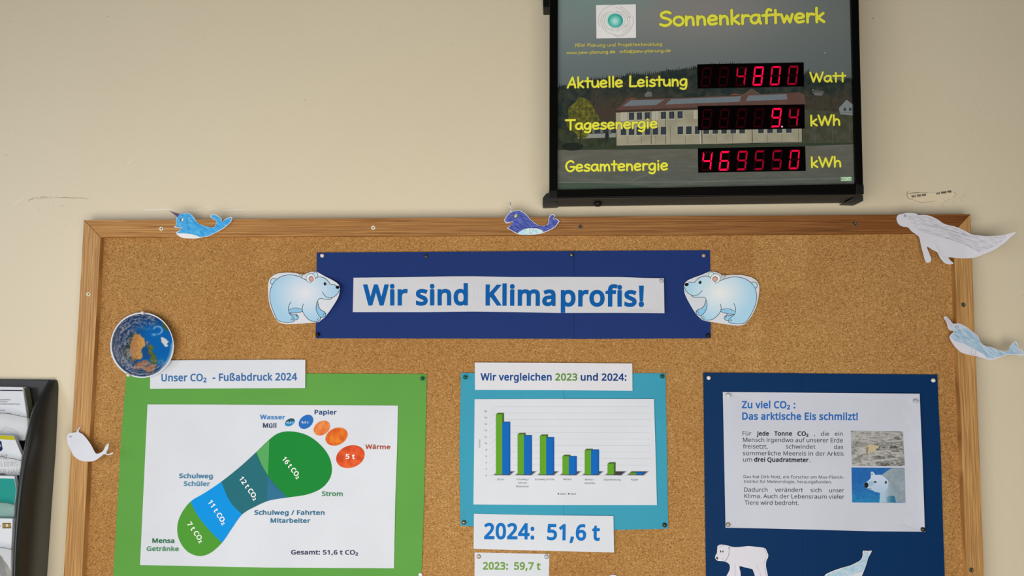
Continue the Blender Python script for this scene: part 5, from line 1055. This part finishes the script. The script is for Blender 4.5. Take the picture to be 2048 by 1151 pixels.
a.stroke([(1162, 262), (1159, 290)], 2.2, (44, 42, 32), 5); a.fill(ell(1145, 293, 22, 8), lambda x, y: (30, 34, 30), 6, 5); a.ell(1214, 272, 4, 8, (34, 38, 34), 0, 6)
RF = (82, 62, 56)
a.fill(TP([(470, 603), (530, 548), (700, 540), (1150, 522), (1480, 505), (1505, 520), (1512, 572), (920, 588)]), lambda x, y: mix(RF, (94, 68, 60), fbm(x, y, .1) + .3), 8, 6)
a.poly(TP([(1165, 524), (1215, 490), (1258, 518)]), (86, 66, 58), 7); a.stroke(TP([(1160, 524), (1215, 488), (1262, 518)]), .9, (112, 98, 90), 8)
a.poly(TP([(520, 545), (560, 535), (600, 545)]), (110, 66, 56), 7); a.poly(TP([(1090, 520), (1120, 512), (1160, 518)]), (120, 70, 60), 5)
for q in ([(508, 582), (552, 549), (737, 545), (690, 575)], [(742, 572), (775, 543), (1158, 527), (1148, 557)], [(1182, 553), (1197, 523), (1405, 515), (1410, 545)]):
    a.poly(TP(q), (98, 108, 114), 7)
    for k in range(1, 8): t0 = k / 8; a.stroke([lerp(TP([q[0]])[0], TP([q[3]])[0], t0), lerp(TP([q[1]])[0], TP([q[2]])[0], t0)], .35, (84, 94, 100), 8, False)
a.poly(TP([(470, 605), (920, 588), (1490, 572), (1490, 580), (920, 600), (470, 617)]), (56, 46, 42), 7)
a.fill(TP([(470, 612), (920, 596), (1487, 580), (1490, 777), (1000, 788), (475, 797)]), lambda x, y: mix((146, 143, 124), (130, 127, 108), .5 + .8 * fbm(x, y, .05)), 12, 6.5)
WN = (46, 54, 60)
for x_ in (500, 542, 585, 628, 672, 717, 762, 808, 900):
    yt = 618 - (x_ - 500) * .028; a.poly(TP([(x_ - 3, yt - 3), (x_ + 32, yt - 4), (x_ + 32, yt + 43), (x_ - 3, yt + 44)]), (158, 156, 140), 7.5); a.poly(TP([(x_, yt), (x_ + 29, yt - 1), (x_ + 29, yt + 39), (x_, yt + 40)]), WN, 8)
    a.stroke(TP([(x_ + 14, yt), (x_ + 14, yt + 40)]), .3, (90, 96, 100), 9, False)
for x_ in (497, 541, 583, 628, 672, 716, 808, 855, 903, 950, 1000, 1048, 1098, 1147, 1250, 1300, 1352, 1403):
    yt = 697 - (x_ - 500) * .014; a.poly(TP([(x_ - 3, yt - 3), (x_ + 34, yt - 3), (x_ + 34, yt + 45), (x_ - 3, yt + 46)]), (156, 154, 138), 7.5); a.poly(TP([(x_, yt), (x_ + 31, yt - 1), (x_ + 31, yt + 42), (x_, yt + 43)]), WN, 8)
for x_, w_, y0_ in ((662, 1.2, 595), (741, 1.0, 560), (941, 1.5, 700), (1217, 1.3, 690), (535, .5, 745), (610, .5, 745), (688, .5, 745), (768, .5, 690), (850, .5, 745), (1022, .5, 730), (1108, .5, 730), (1300, .5, 735), (1380, .5, 735), (1470, .6, 700)):
    a.stroke(TP([(x_, y0_), (x_ + 2, 792 - (x_ - 500) * .015)]), w_, (58, 58, 54), 9, False)
a.stroke(TP([(931, 705), (934, 786)]), .8, (188, 190, 184), 9, False)
a.poly(TP([(1690, 588), (1735, 545), (1778, 580), (1778, 632), (1700, 626)]), (112, 120, 118), 7); a.stroke(TP([(1665, 620), (1735, 542), (1780, 580)]), 1.3, (54, 50, 48), 8)
for x_ in (1718, 1748): a.poly(TP([(x_, 590), (x_ + 14, 590), (x_ + 14, 608), (x_, 608)]), (58, 66, 72), 8)
a.stroke(TP([(1695, 614), (1778, 620)]), .8, (78, 80, 78), 8); a.poly(TP([(1545, 510), (1560, 493), (1610, 498), (1612, 510), (1590, 522)]), (78, 80, 80), 7); a.poly(TP([(1555, 508), (1605, 510), (1600, 524), (1560, 522)]), (96, 98, 96), 7); a.ell(*T1(1550, 493), .9, .9, (200, 204, 200), 0, 8)
a.poly(TP([(628, 515), (645, 500), (668, 508), (668, 528), (630, 530)]), (96, 98, 96), 7)
for i in range(3): a.ell(*T1(640 + 10 * i, 518), .8, .8, (44, 50, 52), 0, 8)
a.ell(*T1(1617, 289), 1.4, .7, (180, 186, 186), -20, 9)
a.build('printed_picture', ld, M['print_flat'])
a = Art(DP, .00056, .52); YL, OL = (212, 206, 58), (112, 108, 44)
for s_, p, q, cp, wd in (('Sonnenkraftwerk', (712, 141), (1614, 119), 27.5, 5.4), ('Aktuelle Leistung', (205, 480), (862, 468), 20.5, 3.5), ('Tagesenergie', (198, 710), (697, 699), 19.5, 3.5), ('Gesamtenergie', (196, 938), (755, 929), 20.5, 3.5),
                      ('Watt', (1535, 449), (1728, 446), 19, 3.3), ('kWh', (1536, 688), (1702, 684), 20, 3.4), ('kWh', (1539, 916), (1708, 912), 20, 3.4)):
    P0, P1 = T1(*p), T1(*q); a.comic(s_, P0[0], P0[1], P1[0], P1[1], cp, wd + 1.3, OL, 0); a.comic(s_, P0[0], P0[1], P1[0], P1[1], cp, wd, YL, 2)
for s_, p, q in (('PEW Planung und Projektentwicklung', (247, 257), (724, 249)), ('www.pew-planung.de  info@pew-planung.de', (201, 296), (770, 284))):
    P0, P1 = T1(*p), T1(*q); a.comic(s_, P0[0], P0[1], P1[0], P1[1], 6.4, .95, (176, 164, 62), 1)
a.build('lettering', ld, M['print_flat'], label='yellow rounded lettering')
a = Art(DP, .0005, .52); a.poly(TP([(362, 28), (580, 23), (581, 207), (364, 210)]), (198, 200, 192))
cx, cy_ = 1231, 41.2
a.fill(ell(cx - 5, cy_ - 1, 17, 14.5), lambda x, y: mix((110, 170, 160), (198, 200, 192), (math.hypot(x - cx + 5, y - cy_ + 1) - 9) / 7), 2.5, 1)
a.fill(ell(cx, cy_, 15.2, 14.2), lambda x, y: mix((168, 206, 196), (44, 136, 126), math.hypot(x - cx + 1, y - cy_ - 1) / 14), 2.5, 3)
for r_, a0, a1 in ((18, 250, 330), (18, 0, 120), (20.5, -90, 0), (22, 100, 250), (24.5, -60, 40), (25.5, 130, 230), (27.5, 270, 350), (28.5, -20, 60), (29.5, 90, 210), (31.5, -75, -10), (32.5, 20, 95), (34, 160, 270), (35.5, -15, 90), (22, 20, 90)):
    a.stroke([(cx + r_ * math.cos(math.radians(a0 + (a1 - a0) * i / 16)), cy_ + r_ * .93 * math.sin(math.radians(a0 + (a1 - a0) * i / 16))) for i in range(17)], .55, (112, 116, 110), 1, False)
a.stroke([(cx - 17 + .3 * i, cy_ - 2 - 8 * math.sin(i / 9)) for i in range(12)], .8, (210, 230, 226), 4, False)
a.build('logo', ld, M['print_flat'], label='white square logo with teal sphere and grey arcs')
a = Art(DP, .0005, .52); a.poly([(1681.2, 353.6), (1702.8, 353.2), (1703.2, 361.9), (1681.6, 362.2)], (96, 140, 108)); a.poly([(1682, 354.4), (1702.2, 354), (1702.5, 361.2), (1682.4, 361.4)], (160, 186, 160), 1)
a.text('RiCo', 1682.8, 360.8, 1701.8, 360.5, 5.8, (40, 62, 48), .0, 2); a.text('www.rico', 1693, 366, 1703.5, 365.8, 1.7, (120, 128, 122), 0, 2)
a.build('maker_badge', ld, M['print_flat'], label='small green and white maker badge')
# LED readouts
SEG = {'0': 'abcdef', '4': 'fgbc', '5': 'afgcd', '6': 'afgedc', '8': 'abcdefg', '9': 'abcdfg', ' ': ''}
def bil(q, u, v):
    a_ = lerp(q[0], q[1], u); b_ = lerp(q[3], q[2], u); return lerp(a_, b_, v)
def readout(q, digits, lev, dot=None):
    rd = bevel(prism('led_readout', q, .060, DP + .0012, M['led_back'], ld), .0003)
    ORG[rd.name] = ORG[ld.name]; dep = DP + .0015
    for n_, ch_ in enumerate(digits):
        u0 = .030 + .1625 * n_; W, H = .105, .80; v0 = .135
        def pt(x, y):     # x 0..1, y 0(top)..1, leaning like the digits do
            return bil(q, u0 - .004 + W * x * .86 + W * .22 * (1 - y), v0 + H * y)
        t_ = .16; ty = .10
        S = {'a': [(.06, 0), (.94, 0), (.8, ty), (.2, ty)], 'd': [(.06, 1), (.94, 1), (.8, 1 - ty), (.2, 1 - ty)], 'g': [(.1, .5), (.2, .455), (.8, .455), (.9, .5), (.8, .545), (.2, .545)],
             'f': [(0, .03), (t_, ty + .03), (t_, .43), (.04, .485), (0, .46)], 'b': [(1, .03), (1 - t_, ty + .03), (1 - t_, .43), (.96, .485), (1, .46)],
             'e': [(0, .97), (t_, 1 - ty - .03), (t_, .57), (.04, .515), (0, .54)], 'c': [(1, .97), (1 - t_, 1 - ty - .03), (1 - t_, .57), (.96, .515), (1, .54)]}
        V, Fc, mi = [], [], []
        for k, poly in S.items():
            lit = k in SEG[ch_]; pts = [pt(*p) for p in poly]; m0 = len(V); n0 = len(pts)
            V += [P(x, y, dep) for x, y in pts] + [P(x, y, dep - .0005) for x, y in pts]
            Fc.append([m0 + i for i in range(n0)]); mi.append(1 if lit else 0)
            for i in range(n0): Fc.append([m0 + i, m0 + (i + 1) % n0, m0 + n0 + (i + 1) % n0, m0 + n0 + i]); mi.append(1 if lit else 0)
        o = mesh('digit', V, Fc, [M['led_ghost'], M['led_%d' % lev[n_]]], rd, mi=mi)
        if ch_ == ' ': o['label'] = 'unlit digit'
        if dot == n_:
            x, y = pt(1.22, .97); V = [P(px, py, dep) for px, py in ell(x, y, 1.9, 1.9, 0, 16)]
            mesh('decimal_point', V, [list(range(16))], M['led_dot'], rd)
readout([(1394.7, 128.5), (1607.4, 124.5), (1608.2, 172.3), (1395.4, 177)], '  4800', [3, 3, 2, 0, 1, 3])
readout([(1395.8, 211.7), (1608.9, 208.4), (1609.6, 256.6), (1396.1, 260.2)], '    94', [3, 3, 3, 3, 0, 2], 4)
readout([(1395.8, 296.4), (1610.4, 292.3), (1611.8, 341.2), (1396.5, 344.9)], '469550', [0, 0, 2, 3, 3, 1])

# ---------------------------------------------------------------- brochure rack at the left
rk = thing('brochure_rack', 'black plastic wall rack with clear pockets full of brochures at the left edge', 'brochure rack', P(60, 960, 0))
# moulded side: stations down the rim (x inner, x ridge, x back edge, depth of ridge)
ST = [(758.8, 98, 106, 113, .0088), (762, 95, 104.5, 115.5, .0094), (768, 91, 101.5, 116.8, .012), (778, 84, 95, 117, .018), (790, 77, 88.5, 116.5, .026), (816, 62, 77, 115.5, .038), (850, 54, 67, 114, .050), (880, 48.5, 61, 112.5, .057), (910, 43, 54, 111, .063), (940, 38, 48, 108.5, .068), (977, 32.5, 42.5, 106, .073),
      (1031, 27.5, 37, 102, .077), (1096, 23.8, 32, 98, .080), (1151, 23, 31, 94, .080), (1250, 22, 30, 88, .078)]
V, Fc = [], []; n_ = 8
for y, xi, xr, xb, d in ST:
    for x, dd in ((1025.5 - (1024 - xi) * (1.18 - max(.0075, d * .8)) / 1.174, .006), (xi, max(.0075, d * .80)), (xi + (xr - xi) * .25, d * .97), ((xi + xr) / 2, d), (xr, d * .985), (xr + (xb - xr) * .18, d * .88), (lerp((xr, 0), (xb, 0), .62)[0], d * .5), (xb, .0003)):
        V.append(P(x, y, max(.0003, dd)))
for i in range(len(ST) - 1):
    for k in range(n_ - 1): Fc.append([i * n_ + k, i * n_ + k + 1, (i + 1) * n_ + k + 1, (i + 1) * n_ + k])
o = mesh('side_wall', V, Fc, M['rack_plastic'], rk, sm=True)
ms = o.modifiers.new('round', 'SUBSURF'); ms.levels = 2; ms.render_levels = 2
o = prism('back_panel', [(-160, 756.5), (97, 758.6), (100, 760), (101, 764.5), (99, 773), (93, 790), (91, 816), (86, 850), (80, 940), (68, 1151), (60, 1250), (-160, 1250)], .0005, .0085, M['rack_plastic'], rk); bevel(o, .002, 3)
# the rim at the far side of the rack, outside the picture
tube('far_rim', [P(-150, y, d) for y, xi, xr, xb, d in ST], .008, M['rack_plastic'], rk)
Z1 = z_of(0, 740, 5.485); Z2 = z_of(0, 940, 5.455)
# four tiers: floor ledges and clear pockets
def tier(yb, d):      # the ledge each pile stands on
    prism('shelf_ledge', [(-150, yb - 3), (24, yb - 3), (24, yb + 4), (-150, yb + 4)], .006, d, M['rack_plastic'], rk)
def brochure(label, outline, d, side=None, mat='white_paper', th=.006):
    t_ = thing('brochure', label, 'brochure', P(outline[0][0], outline[0][1], .01), 'brochures in the wall rack')
    prism('pages', outline, d - th, d, M[mat], t_)
    return t_
# 1 top booklet
b1 = [(-60, 771)] + Z1([(0, 180), (272, 186), (300, 330), (318, 450), (322, 560), (300, 640), (272, 765)]) + [(-60, 880)]
t_ = brochure('white booklet with small dark lettering in the top pocket of the rack', [(p[0], p[1]) for p in [(-60, 772)] + Z1([(0, 182), (250, 186), (268, 330), (302, 560), (298, 640), (268, 768)]) + [(-60, 881)]], .026, th=.008)
d_ = .026; a = Art(d_, .0002); a.poly(Z1([(0, 214), (248, 216), (249, 228), (0, 226)]), (30, 34, 54)); TG = (92, 92, 98)
for s_, x0, x1, y in (('LANDKREIS', -8, 115, 328), ('PASSAU', 0, 80, 350), ('KREISMUSIKSCHULE', -12, 217, 376), ('SCHE', 0, 58, 446), ('BILDUNG', -5, 127, 480)):
    p, q = Z1([(x0, y), (x1, y + 1)]); a.text(s_, p[0], p[1], q[0], q[1], 2.6, TG, .012)
a.stroke(Z1(smooth([(-40, 700), (20, 660), (60, 625), (110, 640), (150, 650), (200, 690)], 5, False)), 1.6, (178, 176, 172)); a.stroke(Z1(smooth([(10, 690), (50, 650), (100, 665), (150, 690)], 5, False)), .9, (186, 184, 178))
a.build('cover_print', t_)
for k in range(2):
    a2 = prism('page_block', Z1([(252 + 14 * k, 192 + 4 * k), (268 + 14 * k, 196 + 4 * k), (306 + 10 * k, 400), (322, 560), (300, 640), (290, 640)]), .012, .0235 - .003 * k, M['page_edge'], t_)
# 2
d_ = .044; t_ = brochure('white leaflet with yellow green top band and blue crest in the second pocket', [(-60, 869)] + Z1([(0, 712), (152, 718), (175, 780), (238, 930), (228, 1030), (212, 1151)]) + [(-60, 952)], d_)
a = Art(d_, .0002); a.poly([(-60, 869.2)] + Z1([(0, 714), (151, 720), (166, 766), (0, 756)]) + [(-60, 877)], (172, 170, 40)); a.poly([(-4, 881.5)] + Z1([(0, 774), (14, 778), (22, 830), (30, 858), (20, 880), (0, 888)]) + [(-4, 901)], (26, 40, 86))
a.stroke(Z1([(0, 812), (10, 826), (4, 842)]), .8, (220, 222, 228), 1)
for s_, x0, x1, y in (('ANZ', -24, 80, 972), ('HLBERG', -34, 190, 1052), ('NER HAN', -42, 212, 1130)):
    p, q = Z1([(x0, y), (x1, y + 3)]); a.text(s_, p[0], p[1], q[0], q[1], 9.0, (112, 112, 118), -.012)
a.fill(smooth([(-6, 950), (2, 945.5), (9, 946), (14, 952), (-6, 953)], 3), lambda x, y: (28, 32, 50), 4, 1)
a.build('cover_print', t_)
# 3
d_ = .058; t_ = brochure('teal brochure with white top edge in the third pocket', [(-60, 951)] + Z2([(0, 60), (157, 64), (160, 95), (178, 215), (160, 370), (146, 525)]) + [(-60, 1036)], d_)
a = Art(d_, .0002); a.fill([(-60, 956)] + Z2([(0, 86), (150, 90), (158, 100), (174, 215), (157, 370), (144, 522)]) + [(-60, 1035)], lambda x, y: (38, 138, 130), 20); a.build('cover_print', t_)
# 4
d_ = .068; t_ = brochure('white leaflet with small golden crest and dark picture in the lowest pocket in view', [(-60, 1036)] + Z2([(0, 524), (138, 526), (130, 700), (122, 860), (114, 1060), (112, 1151)]) + [(19, 1185), (-60, 1185)], d_)
a = Art(d_, .0002); a.poly(Z2([(25, 572), (118, 572), (122, 632), (27, 633)]), (112, 100, 60)); a.ell(*Z2([(75, 600)])[0], 2.6, 3.2, (200, 190, 170), 0, 1)
for x_ in (35, 50, 98, 110): a.ell(*Z2([(x_, 600)])[0], 1.0, 3.4, (160, 140, 76), 0, 1)
a.text('e', -2, 1052.5, 1.4, 1052.5, 4, (110, 110, 170), .01)
a.fill(smooth([(-30, 1100), (0, 1109), (8, 1120), (16, 1130), (22, 1145), (24, 1160), (22, 1180), (-30, 1180)], 3), lambda x, y: mix((70, 74, 60), (110, 108, 92), .5 + fbm(x, y, .15)), 4)
a.fill(smooth([(-2, 1112), (5, 1118), (10, 1132), (12, 1150), (2, 1150), (-4, 1130)], 3), lambda x, y: (44, 48, 40), 5, 1)
a.build('cover_print', t_)
# clear pockets with a curved upper edge
def pocket(edge, yb, d, xr):
    top = smooth(edge, 4, False); xs = top
    V = [P(x, y, d + .010 * (1 - ((x + 60) / 130) ** 2)) for x, y in xs] + [P(x, yb, d) for x, y in xs]
    n0 = len(xs); o = mesh('pocket', V, [[i, i + 1, n0 + i + 1, n0 + i] for i in range(n0 - 1)], M['acrylic'], rk, sm=True, front=True)
    ms = o.modifiers.new('thickness', 'SOLIDIFY'); ms.thickness = .0012
    tube('pocket_edge', V[:n0], .0005, M['acrylic_edge'], o, 6)
pocket([(-150, 822), (-60, 822), (0, 825)] + Z1([(60, 470), (130, 482), (220, 500), (305, 520), (322, 548)]), 878, .031, 57)
pocket([(-150, 905), (-60, 906), (0, 912)] + Z1([(85, 962), (160, 972), (230, 992)]), 950, .047, 42)
pocket([(-150, 998), (-60, 1000)] + Z2([(0, 350), (80, 356), (155, 376)]), 1034, .061, 30)
pocket([(-150, 1088), (-60, 1090)] + Z2([(0, 840), (60, 847), (128, 864)]), 1200, .071, 25)
